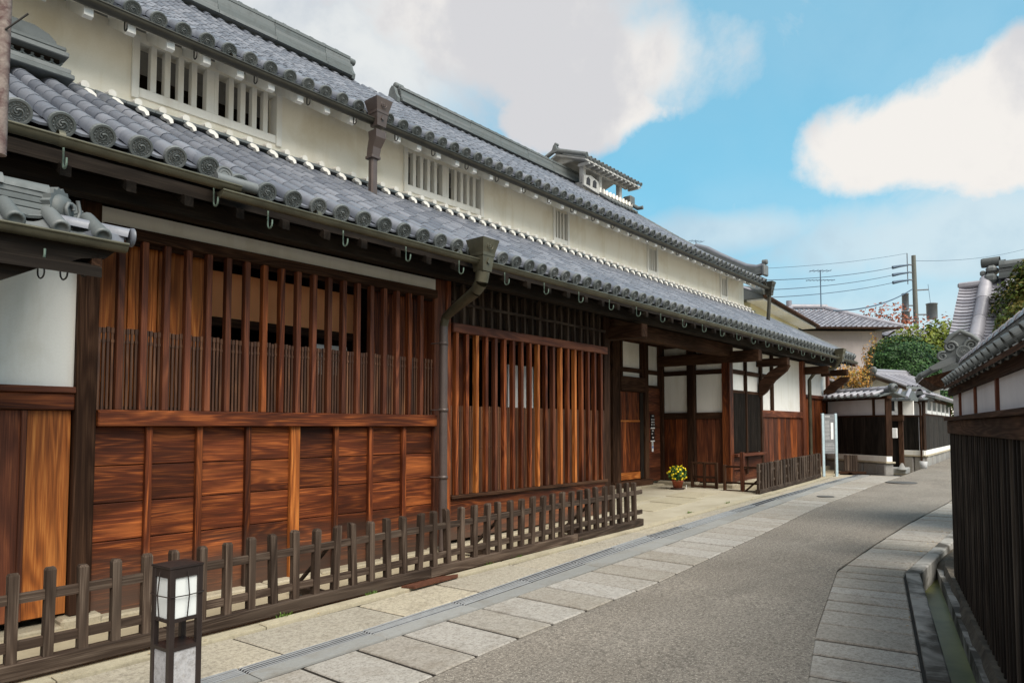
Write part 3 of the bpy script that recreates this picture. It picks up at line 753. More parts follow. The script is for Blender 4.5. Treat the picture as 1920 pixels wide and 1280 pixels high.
# rain-water heads and downpipes
def head(x, y, z, s_, mat, parent, name='rainwater_head', d2=1):
    m = MB(); a, b, c = .16 * s_, .11 * s_, .085 * s_
    for (w0, z0, w1, z1) in ((b, z - .20 * s_, a, z), (.115 * s_, z - .22 * s_, .118 * s_, z - .18 * s_), (c, z - .42 * s_, b, z - .20 * s_)):
        V = [(x + sx * w_, y + sy * w_, zz) for w_, zz in ((w0, z0), (w1, z1)) for sx, sy in ((-1, -1), (1, -1), (1, 1), (-1, 1))]
        m.add(V, [(0, 1, 5, 4), (1, 2, 6, 5), (2, 3, 7, 6), (3, 0, 4, 7), (4, 5, 6, 7), (3, 2, 1, 0)])
    h = obj(name, m, mat, parent)
    fy = y - (a + b) / 2 - .004; e = MB().tube([(x + .05 * s_ * math.cos(t * math.pi / 8), fy, z - .09 * s_ + .055 * s_ * math.sin(t * math.pi / 8)) for t in range(17)], .006 * s_, 5, False)
    e.tube([(x - .02 * s_, fy, z - .09 * s_), (x + .02 * s_, fy, z - .07 * s_)], .005, 4).tube([(x - .025 * s_, fy, z - .115 * s_), (x + .025 * s_, fy, z - .10 * s_)], .005, 4).tube([(x, fy, z - .06 * s_), (x, fy, z - .12 * s_)], .005, 4)
    obj('crest', e, mat, h)
    fy = y - b - .0; e = MB().prism([(x - .03 * s_, z - .31 * s_), (x, z - .25 * s_), (x + .03 * s_, z - .31 * s_), (x, z - .33 * s_)], fy + .008, fy - .006, 'Y'); obj('crest', e, mat, h)
    return h
dp = obj('downpipe', MB().tube([(5.88, 6.12, 2.88), (5.88, 6.12, .10)], .052, 14), PIPE, house)
head(5.70, 5.30, 3.72, .86, GUT, dp)
m = MB(); pth = [(5.70, 5.30, 3.36, .085), (5.70, 5.32, 3.24, .078), (5.72, 5.42, 3.16, .070), (5.77, 5.66, 3.08, .062), (5.83, 5.92, 3.00, .056), (5.87, 6.08, 2.94, .053), (5.88, 6.12, 2.84, .053)]
V = []; F_ = []
for i in range(len(pth) - 1): m.tube([pth[i][:3], pth[i + 1][:3]], pth[i][3], 12, False, r2=pth[i + 1][3])
obj('elbow', m, GUT, dp)
for z in (2.62, 1.80, .98): obj('pipe_collar', MB().lathe([(.052, -.02), (.060, -.02), (.060, .02), (.052, .02)], (5.88, 6.12, z), 14).tube([(5.82, 6.12, z), (5.80, 6.26, z)], .008, 5), PIPE, dp)
dp2 = obj('downpipe', MB().box(5.67, 5.77, 7.29, 7.39, 4.68, 5.22, .02), PIPE, house)
head(5.74, 7.26, 5.97, .85, PIPE, dp2)
m = MB()
for (a, b) in (((5.74, 7.28, 5.56, .085), (5.74, 7.28, 5.46, .08)), ((5.74, 7.28, 5.46, .08), (5.73, 7.33, 5.34, .066)), ((5.73, 7.33, 5.34, .066), (5.72, 7.34, 5.22, .06))):
    V = [(q[0] + sx * q[3], q[1] + sy * q[3], q[2]) for q in (b, a) for sx, sy in ((-1, -1), (1, -1), (1, 1), (-1, 1))]
    m.add(V, [(0, 1, 5, 4), (1, 2, 6, 5), (2, 3, 7, 6), (3, 0, 4, 7)])
obj('elbow', m, PIPE, dp2); obj('pipe_collar', MB().box(5.645, 5.795, 7.265, 7.415, 5.19, 5.23, .006), PIPE, dp2)
# far-end pipes
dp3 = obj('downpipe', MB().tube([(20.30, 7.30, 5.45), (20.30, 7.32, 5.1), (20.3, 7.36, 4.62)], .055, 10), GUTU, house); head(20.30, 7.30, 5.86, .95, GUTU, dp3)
dp4 = obj('downpipe', MB().tube([(19.95, 5.34, 3.36), (19.95, 5.42, 3.2), (20.05, 6.0, 3.08), (20.08, 6.15, 2.9), (20.08, 6.15, .35)], .05, 10), GUT, house); head(19.95, 5.30, 3.70, .85, GUT, dp4)

# underside of the lower roof: rafters, purlins, projecting beams
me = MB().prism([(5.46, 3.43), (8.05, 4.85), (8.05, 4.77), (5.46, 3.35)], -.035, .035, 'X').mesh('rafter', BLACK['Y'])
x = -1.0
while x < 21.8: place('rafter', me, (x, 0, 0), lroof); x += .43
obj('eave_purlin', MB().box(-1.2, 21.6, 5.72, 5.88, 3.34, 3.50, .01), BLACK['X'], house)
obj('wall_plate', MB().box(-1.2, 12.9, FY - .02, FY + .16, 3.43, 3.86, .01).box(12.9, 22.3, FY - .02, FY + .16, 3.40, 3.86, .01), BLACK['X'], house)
obj('verge_board', MB().prism([(5.40, 3.52), (8.1, 4.97), (8.1, 4.80), (5.40, 3.34)], HX1 - .10, HX1 - .04, 'X'), DARK['Y'], lroof)
for (x, z0, z1, y0, dbl) in ((9.95, 3.06, 3.28, 5.62, 0), (14.85, 3.02, 3.27, 5.56, 0), (16.7, 3.05, 3.24, 5.58, 1), (20.0, 3.05, 3.26, 5.60, 0), (21.85, 3.10, 3.28, 5.6, 1)):
    bm = obj('projecting_beam', MB().box(x - .09, x + .09, y0, 8.0 if dbl == 0 else FY + .2, z0, z1, .012), DARK['Y'], house)
    if dbl:
        pr_ = [(6.28, 2.30), (6.12, 2.42), (5.90, 2.70), (5.62, 2.92), (5.55, 3.05), (5.80, 3.05), (6.05, 2.90), (6.28, 2.66)]
        obj('curved_bracket', MB().prism(pr_, x - .06, x + .06, 'X'), DARK['Y'], bm)
obj('entrance_lintel', MB().box(9.95, 14.95, FY - .09, FY + .12, 3.16, 3.43, .012), DARK['X'], house)

# posts of the front
def post(x0, x1, y0, y1, z0, z1, mat=DARK, name='post', base=True, ch=.008):
    p = obj(name, MB().box(x0, x1, y0, y1, z0, z1, ch), mat['Z'], house)
    if base: obj('base_stone', MB().box(x0 - .07, x1 + .07, y0 - .07, y1 + .05, z0 - .25, z0 - .002, .02), FOUND, p)
    return p
post(1.925, 2.08, FY - .06, FY + .12, .10, 3.45)
post(5.86, 6.05, FY - .04, FY + .14, .12, 3.45, MAROON); post(6.05, 6.13, FY - .06, FY + .12, .12, 3.45, RED, base=False)
post(9.74, 9.92, FY - .03, FY + .15, .18, 3.45)
post(14.78, 14.97, FY - .07, FY + .12, .33, 3.42, RED); post(14.78, 14.97, 7.08, 7.27, .33, 3.60, DARK)
post(14.82, 14.97, 7.90, 8.06, .33, 3.90, DARK, base=False)
post(19.78, 20.02, FY - .07, FY + .12, .40, 3.42, MAROON); post(22.2, 22.36, FY - .05, FY + .12, .40, 3.45, MAROON)
# left-most section: vertical boards, rail, plaster
ls = obj('rail', MB().box(-1.2, 1.925, FY - .05, FY + .05, 1.73, 1.862, .008), RED['X'], house); obj('rail_cap', MB().box(-1.2, 1.925, FY - .075, FY + .06, 1.865, 1.915, .006), MAROON['X'], ls)
obj('plaster_panel', MB().box(-1.2, 1.925, FY + .0, FY + .10, 1.915, 3.30), PLASTERW, house); obj('plaster_panel', MB().box(-1.2, 1.925, FY + .01, FY + .10, 3.42, 3.62), PLASTERW, house)
obj('beam', MB().box(-1.2, 1.925, FY - .03, FY + .12, 3.30, 3.42, .008), DARK['X'], house)
xs = [-1.0, -.6, -.2, .2, .62, 1.02, 1.36, 1.585, 1.92]; bw = obj('board_wall', MB().box(-1.2, 1.925, FY + .05, FY + .09, .1, 1.72), BLACK['X'], house)
for a, b in zip(xs, xs[1:]): obj('board', MB().box(a + .004, b - .004, FY - .0, FY + .04, .12, 1.725, .004), (ORANGE if b > 1.9 else MAROON)['Z'], bw)
for x in (1.36, 1.595): obj('batten', MB().box(x - .02, x + .02, FY - .025, FY - .0, .12, 1.725, .004), MAROON['Z'], bw)
# bay A: horizontal boards between studs, sill, lattice
bw = obj('board_wall', MB().box(2.08, 5.86, FY + .05, FY + .08, .08, 1.60), BLACK['X'], house)
studs = [2.08, 2.505, 2.945, 3.42, 3.93, 4.43, 4.89, 5.38, 5.86]; seams = [.02, .33, .645, .96, 1.27, 1.60]
for i, (a, b) in enumerate(zip(studs, studs[1:])):
    for z0, z1 in zip(seams, seams[1:]):
        t = random.uniform(-.006, .004); obj('board', MB().box(a + .002, b - .002, FY + .005 + t, FY + .04, z0 + .004, z1 - .003, .005), RED['X'], bw)
for i, x in enumerate(studs[1:-1]):
    wd = .052 if i == 3 else .027; obj('stud', MB().box(x - wd, x + wd, FY - .05, FY + .004, .02, 1.60, .005), (ORANGE if i in (3,) else RED)['Z'], bw)
sill = obj('sill_rail', MB().box(2.082, 5.86, FY - .10, FY + .09, 1.60, 1.738, .008), RED['X'], house)
beamA = obj('beam', MB().box(2.082, 5.86, FY - .10, FY + .10, 3.19, 3.288, .008), DARK['X'], house)
obj('plaster_band', MB().box(2.082, 5.86, FY - .05, FY + .10, 3.288, 3.43), PLASTERW, house)
latA = obj('lattice', MB().box(2.09, 5.85, FY - .01, FY + .02, 1.74, 1.77).box(2.09, 5.85, FY - .01, FY + .02, 3.16, 3.19), DARK['X'], house)
slx = [2.235 + .1875 * k for k in range(19)]
for x in slx: obj('lattice_slat', MB().box(x - .026, x + .026, FY - .085, FY - .012, 1.738, 3.19, .004), (MAROON if random.random() < .72 else RED)['Z'], latA)
meT = MB().box(-.009, .009, -.008, .012, -.34, .30).box(-.012, .012, -.012, .014, .30, .345).box(-.012, .012, -.012, .014, .22, .245).mesh('thin_slat', SLAT['Z'])
for i in range(20):
    a = (slx[i - 1] if i else 2.05) + .026; b = (slx[i] if i < 19 else 5.86) - .026
    n_ = 4 if b - a > .1 else 2
    for k in range(n_): place('thin_slat', meT, (a + (b - a) * (k + .5) / n_, FY - .03, 2.08 + random.uniform(-.006, .006)), latA)
# shutters and the room behind the lattice
sh = obj('shutter', MB().box(2.09, 3.10, FY + .13, FY + .15, 1.7, 3.2), ORANGE['Z'], house)
for a, b in ((2.09, 2.35), (2.355, 2.60), (2.605, 2.86), (2.865, 3.10)): obj('board', MB().box(a, b - .004, FY + .10, FY + .128, 1.74, 3.19, .003), ORANGE['Z'], sh)
sh = obj('shutter', MB().box(5.00, 5.86, FY + .13, FY + .15, 1.7, 3.2), ORANGE['Z'], house)
for a, b in ((4.95, 5.17), (5.175, 5.40), (5.405, 5.63), (5.635, 5.86)): obj('board', MB().box(a, b - .004, FY + .10, FY + .128, 1.74, 3.19, .003), RED['Z'], sh)
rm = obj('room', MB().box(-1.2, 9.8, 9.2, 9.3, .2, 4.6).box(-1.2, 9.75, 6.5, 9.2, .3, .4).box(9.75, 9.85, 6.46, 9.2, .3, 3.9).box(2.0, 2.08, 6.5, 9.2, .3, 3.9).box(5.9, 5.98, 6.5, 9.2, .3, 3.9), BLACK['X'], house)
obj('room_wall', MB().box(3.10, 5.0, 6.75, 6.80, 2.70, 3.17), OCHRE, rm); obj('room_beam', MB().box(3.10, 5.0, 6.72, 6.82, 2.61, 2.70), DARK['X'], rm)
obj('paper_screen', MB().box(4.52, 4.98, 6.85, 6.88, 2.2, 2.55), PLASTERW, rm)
# bay B: sill, thick lattice with fine lattice behind, transom grid
obj('sill_rail', MB().box(6.13, 9.74, FY - .09, FY + .10, .685, .73, .006), DARK['X'], house)
bb = obj('board_wall', MB().box(6.13, 9.74, FY + .03, FY + .06, .14, .70), BLACK['X'], house)
for z0, z1 in ((.16, .42), (.42, .685)): obj('board', MB().box(6.135, 9.735, FY - .03, FY + .03, z0 + .003, z1 - .002, .006), RED['X'], bb)
obj('beam', MB().box(6.13, 9.74, FY - .10, FY + .10, 2.80, 2.92, .008), MAROON['X'], house)
latB = obj('lattice', MB().box(6.13, 9.74, FY - .01, FY + .01, .73, .76).box(6.13, 9.74, FY - .01, FY + .01, 2.76, 2.80), DARK['X'], house)
slb = [6.22 + .1865 * k for k in range(19)]
for x in slb: obj('lattice_slat', MB().box(x - .026, x + .026, FY - .085, FY - .012, .73, 2.80, .004), (ORANGE if random.random() < .3 else RED if random.random() < .75 else MAROON)['Z'], latB)
meT = MB().box(-.0115, .0115, -.008, .012, -.565, .565).box(-.0145, .0145, -.010, .0, .49, .505).box(-.0145, .0145, -.010, .0, .02, .035).mesh('thin_slat', SLAT['Z'])
for i in range(20):
    a = (slb[i - 1] + .026 if i else 6.135); b = (slb[i] - .026 if i < 19 else 9.735); n_ = max(1, int((b - a) / .033))
    for k in range(n_): place('thin_slat', meT, (a + (b - a) * (k + .5) / n_, FY - .02, 1.30 + random.uniform(-.004, .004)), latB)
obj('paper_screen', MB().box(8.0, 8.62, 6.9, 6.93, 1.2, 2.55), PLASTERW, rm)
for a, b in ((6.14, 6.38), (6.385, 6.62)): obj('board', MB().box(a, b, FY + .10, FY + .128, .74, 2.79, .003), RED['Z'], sh)
tr = obj('transom_grid', MB().box(6.13, 9.74, FY + .05, FY + .06, 2.92, 3.45), GREY['Z'], house)
for k in range(20): obj('grid_bar', MB().box(6.20 + .178 * k - .022, 6.20 + .178 * k + .022, FY - .05, FY + .02, 2.92, 3.45, .004), GREY['Z'], tr)
obj('grid_rail', MB().box(6.13, 9.74, FY - .062, FY - .03, 3.165, 3.20), GREY['X'], tr)
# foundation course
x = -1.1
while x < 9.7:
    L = random.uniform(.55, .95); L = min(L, 9.9 - x); obj('foundation_stone', MB().box(x + .004, x + L - .004, FY - .13 + random.uniform(-.015, .015), FY + .1, -.1, GZ(x) + .035 + random.uniform(-.008, .006), .015), FOUND, house); x += L

# entrance recess: back wall with the door, return wall
BY = 8.02; k_ = .976
zz = lambda z: 1.6 + (z - 1.6) * k_
xx_ = lambda x: x * k_
obj('plaster_panel', MB().box(9.9, 14.86, BY + .03, BY + .12, 2.5, 4.3), PLASTERW, house); obj('plaster_panel', MB().box(14.90, 14.98, 6.42, 7.98, 1.9, 4.1), PLASTERW, house)
for z0, z1 in ((3.50, 3.60), (2.82, 2.92)): obj('tie_beam', MB().box(9.9, 14.80, BY - .03, BY + .03, z0, z1, .005), DARK['X'], house)
for (z0, z1) in ((1.77, 1.92), (2.79, 2.90), (3.44, 3.56)): obj('tie_beam', MB().box(14.845, 14.90, 6.42, 7.09, z0, z1, .005).box(14.845, 14.90, 7.27, 7.90, z0, z1, .005), DARK['Y'], house)
for x in (13.12, 14.02): obj('post', MB().box(x - .045, x + .045, BY - .035, BY + .03, 2.72 if x < 14 else .3, 4.2, .005), DARK['Z'], house)
post(12.66, 12.98, BY - .08, BY + .06, .30, 4.2, base=False); post(14.03, 14.20, BY - .09, BY + .06, .30, 4.2, base=False)
obj('door_lintel', MB().box(12.98, 14.03, BY - .10, BY + .06, 2.38, 2.71, .01), DARK['X'], house); obj('threshold', MB().box(12.6, 14.25, BY - .16, BY + .06, .20, .40, .01), DARK['X'], house)
door = obj('door', MB().box(12.985, 14.025, BY - .01, BY + .03, .40, 2.378), RED['Z'], house)
for k in range(6): obj('door_board', MB().box(12.99 + .146 * k, 12.99 + .146 * (k + 1) - .004, BY - .025, BY - .011, 1.72, 2.37, .002), RED['Z'], door)
for k in range(3): obj('door_board', MB().box(12.99 + .145 * k, 12.99 + .145 * (k + 1) - .004, BY - .03, BY - .011, .42, 1.70, .002), RED['Z'], door)
wk = obj('wicket_door', MB().box(13.43, 13.85, BY - .045, BY - .011, .60, 1.69, .004), RED['Z'], door)
obj('door_frame', MB().box(13.87, 14.02, BY - .05, BY - .011, .42, 2.37, .006), BLACK['Z'], door)
obj('door_rail', MB().box(12.99, 13.87, BY - .04, BY - .011, 1.70, 1.74, .004).box(12.99, 13.87, BY - .04, BY - .011, .42, .58, .004), ORANGE['X'], door)
sp = obj('side_panel', MB().box(14.20, 14.82, BY - .015, BY + .03, .32, 2.50), MAROON['Z'], house)
for k in range(7): obj('board', MB().box(14.205, 14.815, BY - .035, BY - .016, .34 + .305 * k, .34 + .305 * (k + 1) - .005, .003), MAROON['X'], sp)
obj('beam', MB().box(14.20, 14.82, BY - .05, BY + .0, 2.50, 2.56, .004), DARK['X'], house)
ra = obj('board_wall', MB().box(14.90, 14.93, 6.42, 7.98, .3, 1.77), BLACK['Z'], house)
ys = [6.42, 6.62, 6.80, 7.08]; 
for a, b in zip(ys, ys[1:]): obj('board', MB().box(14.865, 14.90, a + .004, b - .004, .34, 1.77, .004), MAROON['Z'], ra)
for a, b in ((7.27, 7.43), (7.43, 7.60), (7.60, 7.76), (7.76, 7.90)): obj('board', MB().box(14.865, 14.90, a + .004, b - .004, .34, 1.77, .004), (RED if a > 7.4 else MAROON)['Z'], ra)
for a, b in ((6.34, 6.95), (7.0, 7.5), (7.52, 8.0)): obj('foundation_stone', MB().box(14.68, 15.0, a, b, .0, .32, .02), FOUND, house)
for a, b in ((9.9, 11.3), (11.3, 12.5), (12.5, 13.6), (13.6, 14.66)): obj('foundation_stone', MB().box(a + .01, b - .01, BY - .24, BY + .05, .0, .27 if a > 12 else .25, .02), FOUND, house)
# paving in the forecourt
fc = obj('forecourt', sheet([(8.9, 5.15), (14.7, 5.26), (14.7, 8.0), (9.9, 8.0), (9.9, 6.3), (8.9, 6.25)], .018, .3), stain('forecourt_cement', (.46, .42, .33), (.34, .30, .22), 1.0, .4, .75, fine=70, bump=.2), kind='structure')
for (a, b, c, d) in ((10.4, 11.5, 5.75, 6.35), (11.55, 12.5, 5.8, 6.5), (12.55, 13.6, 6.0, 6.7), (10.2, 11.2, 6.45, 7.1), (11.3, 12.3, 6.6, 7.2)):
    obj('paving_slab', sheet([(a, c), (b, c + .03), (b - .05, d), (a + .04, d - .03)], .028, .03), KERB, fc)

# facade right of the entrance
obj('rail', MB().box(16.80, 19.78, FY - .05, FY + .06, 1.83, 2.00, .008), MAROON['X'], house)
obj('rail', MB().box(20.02, 22.2, FY - .06, FY + .06, 2.40, 2.50, .008), MAROON['X'], house)
for (a, b, z0, z1) in ((14.97, 16.80, 2.42, 3.40), (16.80, 17.52, 2.0, 3.40), (17.60, 19.78, 2.0, 3.40), (20.02, 22.2, 2.5, 3.40)): obj('plaster_panel', MB().box(a, b, FY + .03, FY + .10, z0, z1), PLASTERW, house)
for (a, b, z0, z1) in ((14.97, 16.80, 2.36, 2.43), (14.97, 17.52, 2.80, 2.90)): obj('beam', MB().box(a, b, FY - .01, FY + .035, z0, z1, .004), DARK['X'], house)
for (x, wd, z0) in ((16.80, .05, .38), (17.56, .05, 2.0), (15.84, .035, .5)): obj('post', MB().box(x - wd, x + wd, FY - .04, FY + .03, z0, 3.40, .005), DARK['Z'], house)
bw = obj('board_wall', MB().box(16.85, 19.9, FY + .035, FY + .06, .28, 1.83).box(19.9, 22.2, FY + .035, FY + .06, .28, 2.4), BLACK['Z'], house); x = 16.86
while x < 19.75: L = random.uniform(.16, .34); L = min(L, 19.78 - x); obj('board', MB().box(x + .004, x + L - .004, FY - .0, FY + .03, .34, 1.83, .004), random.choice((RED, MAROON, MAROON))['Z'], bw); x += L
x = 20.03
while x < 22.15: L = min(.24, 22.2 - x); obj('board', MB().box(x + .004, x + L - .004, FY - .0, FY + .03, .34, 2.40, .004), RED['Z'], bw); x += L
lw = obj('lattice_window', MB().box(14.97, 16.75, FY + .06, FY + .08, .9, 2.36), BLACK['Z'], house)
for k in range(44): obj('lattice_slat', MB().box(14.99 + k * .04, 15.012 + k * .04, FY - .01, FY + .03, 1.0, 2.36), BLACK['Z'], lw)
obj('window_bench', MB().box(14.97, 16.75, FY - .16, FY + .05, .92, .98, .006).box(14.97, 16.75, FY - .02, FY + .03, .62, .92), MAROON['X'], lw)
obj('board', MB().box(14.97, 16.75, FY + .02, FY + .05, .34, .62, .004), MAROON['X'], bw)
for a in range(8): obj('foundation_stone', MB().box(15.0 + a * .9 + .01, 15.9 + a * .9 - .01, FY - .15, FY + .1, .0, .34 + a * .012, .02), FOUND, house)
obj('end_wall', MB().box(22.36, 22.46, FY, 16.5, .2, 3.4), PLASTERW, house)
obj('rear_wall', MB().box(-1.2, 22.4, 16.5, 16.6, 0, 6), PLASTERW, house)

# smoke-vent turret on the ridge
lv = obj('smoke_turret', MB().box(17.25, 20.0, 11.85, 13.6, 8.9, 9.25), TURR, house)
for x in (17.3, 18.4, 19.85):
    for y in (11.9, 13.4): obj('turret_post', MB().box(x - .09, x + .09, y - .09, y + .09, 9.2, 9.86, .01), TURR, lv)
obj('turret_beam', MB().box(17.15, 20.3, 11.74, 11.86, 9.72, 9.86, .01), TURR, lv); obj('turret_back', MB().box(17.5, 19.8, 12.9, 12.95, 9.2, 9.9), BLACK['X'], lv)
obj('turret_grille', MB().box(17.2, 18.25, 11.80, 11.84, 9.15, 9.32), TURR, lv)
obj('gable_panel', MB().prism([(11.9, 10.02), (12.7, 10.32), (13.5, 10.02)], 17.02, 17.1, 'X'), TURR, lv)
m = MB().prism([(17.12, 9.05), (17.12, 9.42), (17.6, 9.52), (18.1, 9.42), (18.25, 8.95)], 11.72, 11.79, 'Y'); lv.scale = (.84, .84, .84); ov = obj('cloud_board', m, TURR, lv)
for cx_ in (17.4, 17.82): obj('cutout', MB().prism([(cx_ - .13, 9.12), (cx_ - .10, 9.34), (cx_ + .02, 9.42), (cx_ + .13, 9.34), (cx_ + .12, 9.12)], 11.705, 11.718, 'Y'), SLOT, ov)
TP = Prof([(11.35, 9.92), (12.7, 10.42)])
tb = obj('turret_roof', MB().prism([(11.4, 9.86), (12.7, 10.34), (14.0, 9.86), (14.0, 9.80), (12.7, 10.26), (11.4, 9.80)], 16.75, 20.75, 'X'), TURR, lv)
x = 16.8
while x < 20.8:
    s_ = 0
    y, z, a = TP.at(0); m = MB().join(tomoe_disc(.075, False), Matrix.Translation((x, y, z + .01)) @ Matrix.Rotation(a, 4, 'X')).join(cover_mb(1.4, .07, .07, 5), Matrix.Translation((x, y, z + .01)) @ Matrix.Rotation(a, 4, 'X'))
    obj('turret_tile_row', m, TILED, tb); x += P
for k in range(12): obj('turret_rafter', MB().box(17.0 + .32 * k, 17.1 + .32 * k, 11.42, 11.9, 9.74, 9.83), TURR, tb)
obj('verge_tile', MB().tube([(16.70, 11.3, 9.95), (16.70, 12.7, 10.47), (16.70, 14.1, 9.95)], .085, 8), TILED, tb)
rr, tp = ridge(tb, 16.7, 19.2, 12.7, 10.42, .18, .24, courses=2); end_tile(tb, 16.68, 12.7, 10.42, -1, .6); end_tile(tb, 19.25, 12.7, 10.40, 1, .5)
for k in range(9):
    x = 18.2 + .24 * k
    obj('skirt_tile', MB().tube([(x, 11.25, 8.62), (x, 11.85, 9.08)], .065, 6), TILED, lv)
    obj('mortar_wedge', MB().prism([(x + .05, 8.95), (x + .08, 9.08), (x + .17, 9.10), (x + .20, 9.0), (x + .15, 8.90)], 11.50, 11.56, 'Y'), MORTAR, lv)
    obj('mortar_end', MB().box(x + .0, x + .07, 11.70, 11.78, 9.04, 9.24, .01), MORTAR, lv)
obj('skirt_ridge', MB().tube([(20.25, 11.8, 9.22), (20.3, 11.3, 8.85), (20.35, 11.1, 8.86)], .08, 8).box(20.1, 20.45, 11.5, 11.9, 9.0, 9.4, .05), TILED, lv)

# ------------------------------------------------------------------ small tiled side roof at the left edge
sr = thing('side_gate_roof', 'small tiled side roof with ridge and scalloped end tile, jutting in at the left edge', 'roof', (1.2, 4.9, 2.7))
obj('soffit_board', MB().prism([(4.78, 2.60), (6.0, 3.10), (6.0, 3.04), (4.78, 2.54)], -.6, 1.60, 'X'), BLACK['X'], sr)
obj('fascia_board', MB().prism([(4.84, 2.71), (4.84, 2.58), (5.3, 2.72), (5.9, 2.82), (6.0, 2.98)], 1.56, 1.62, 'X'), DARK['Y'], sr)
obj('front_fascia', MB().prism([(1.70, 2.74), (1.64, 2.68), (1.50, 2.655), (1.42, 2.61), (1.30, 2.57), (1.07, 2.44), (.6, 2.2), (-.6, 1.9), (-.6, 2.74)], 4.84, 4.90, 'Y'), BLACK['X'], sr)
gutter('gutter', -.6, 1.745, 4.80, 2.775, .05, GUT, [1.30], VERD, -.10, parent=sr)
hk = MB().tube([(0, 0, .03)] + [(.0, -.035 * math.cos(a * math.pi / 6) + .03, -.04 - .045 * math.sin(a * math.pi / 6)) for a in range(7)] + [(0, .065, .03)], .006, 5).mesh('rear_hook', HOOKD)
for (x, y, z) in ((1.56, 5.3, 2.68), (1.56, 5.8, 2.76), (1.58, 4.98, 2.66)): place('rear_hook', hk, (x, y, z), sr, (0, 0, R(20)))
for i in range(8):
    x = 1.62 - i * .235; a = R(30)
    M_ = Matrix.Translation((x, 4.84, 2.82)) @ Matrix.Rotation(a, 4, 'X')
    m = MB().join(cover_mb(.32, .052, .048, 7), M_).join(MB().lathe([(.0001, .006), (.030, .006), (.036, -.006), (.05, -.006), (.054, .012)], (0, -.006, .002), 14, 'Y'), M_); obj('round_end_tile', m, TILED, sr)
    m = MB().join(eave_pan_mb(), Matrix.Translation((x - .118, 4.86, 2.82)) @ Matrix.Rotation(a, 4, 'X') @ Matrix.Scale(.8, 4)); obj('eave_edge_tile', m, TILED, sr)
    for k in range(1, 3):
        m = MB().join(pan_mb(L=.24, wd=.24, sag=.04), Matrix.Translation((x - .118, 4.86 + .21 * k * math.cos(a), 2.83 + .21 * k * math.sin(a))) @ Matrix.Rotation(a, 4, 'X')); obj('pan_tile', m, TILED, sr)
y0, z0 = 5.16, 2.925
rg = obj('ridge', MB().box(-.6, 1.40, y0 - .085, y0 + .085, z0, z0 + .045, .006), TILED, sr)
for k in range(3): 
    for a, b in ((-.6, .3), (.305, .86), (.865, 1.395)): obj('ridge_course', MB().box(a, b, y0 - .075 + .006 * k, y0 + .075, z0 + .05 + .042 * k, z0 + .088 + .042 * k, .005), TILED, rg)
for i in range(5): obj('ridge_cap', MB().join(cover_mb(.30, .072, .066, 6, 0), Matrix.Translation((1.39 - i * .30, y0, z0 + .17)) @ Matrix.Rotation(math.pi / 2, 4, 'Z')).join(cover_mb(.06, .086, .086, 6, 0), Matrix.Translation((1.14 - i * .30, y0, z0 + .17)) @ Matrix.Rotation(math.pi / 2, 4, 'Z')), TILED, rg)
pr_ = []
for k in range(22):
    a = -math.pi * .15 + k / 21 * math.pi * 1.3; rr = .112 * (1.0 if k % 2 else 1.14); pr_.append((y0 + rr * math.cos(a), z0 + .10 + rr * math.sin(a) * 1.05))
TW = Matrix.Translation((1.44, y0, 0)) @ Matrix.Rotation(R(-48), 4, 'Z') @ Matrix.Translation((-1.44, -y0, 0))
et = obj('ridge_end_tile', MB().prism(pr_, 1.40, 1.48, 'X').lathe([(.0001, .115), (.05, .11), (.085, .09), (.10, .06), (.10, .0)], (1.42, y0, z0 + .09), 16, 'X').xf(TW), TILED, sr)
obj('swirl', MB().tube([(1.545, y0 + (.02 + .009 * t) * math.cos(t * .8), z0 + .09 + (.02 + .009 * t) * math.sin(t * .8)) for t in range(10)], .013, 5).xf(TW), TILED, et)
obj('corner_tile', MB().join(cover_mb(.44, .060, .055, 8), Matrix.Translation((1.80, 4.90, 2.86)) @ Matrix.Rotation(R(62), 4, 'Z') @ Matrix.Rotation(R(8), 4, 'X')).lathe([(.0001, .0), (.06, 0), (.064, .02)], (1.80, 4.90, 2.862), 14, 'X'), TILE, sr)
obj('corner_tile', MB().prism([(1.58, 4.86), (1.76, 4.88), (1.72, 5.02), (1.55, 5.0)], 2.80, 2.86), TILE, sr)
pl_ = tag(obj('weathered_pole', MB().tube([(.575, 2.63, 2.46), (.575, 2.63, 3.9)], .020, 10), RUST), 'rough pinkish-grey weathered pole standing at the left edge', 'pole')
obj('spike', MB().tube([(.575, 2.61, 2.86), (.625, 2.57, 2.92)], .003, 5), HOOKD, pl_)

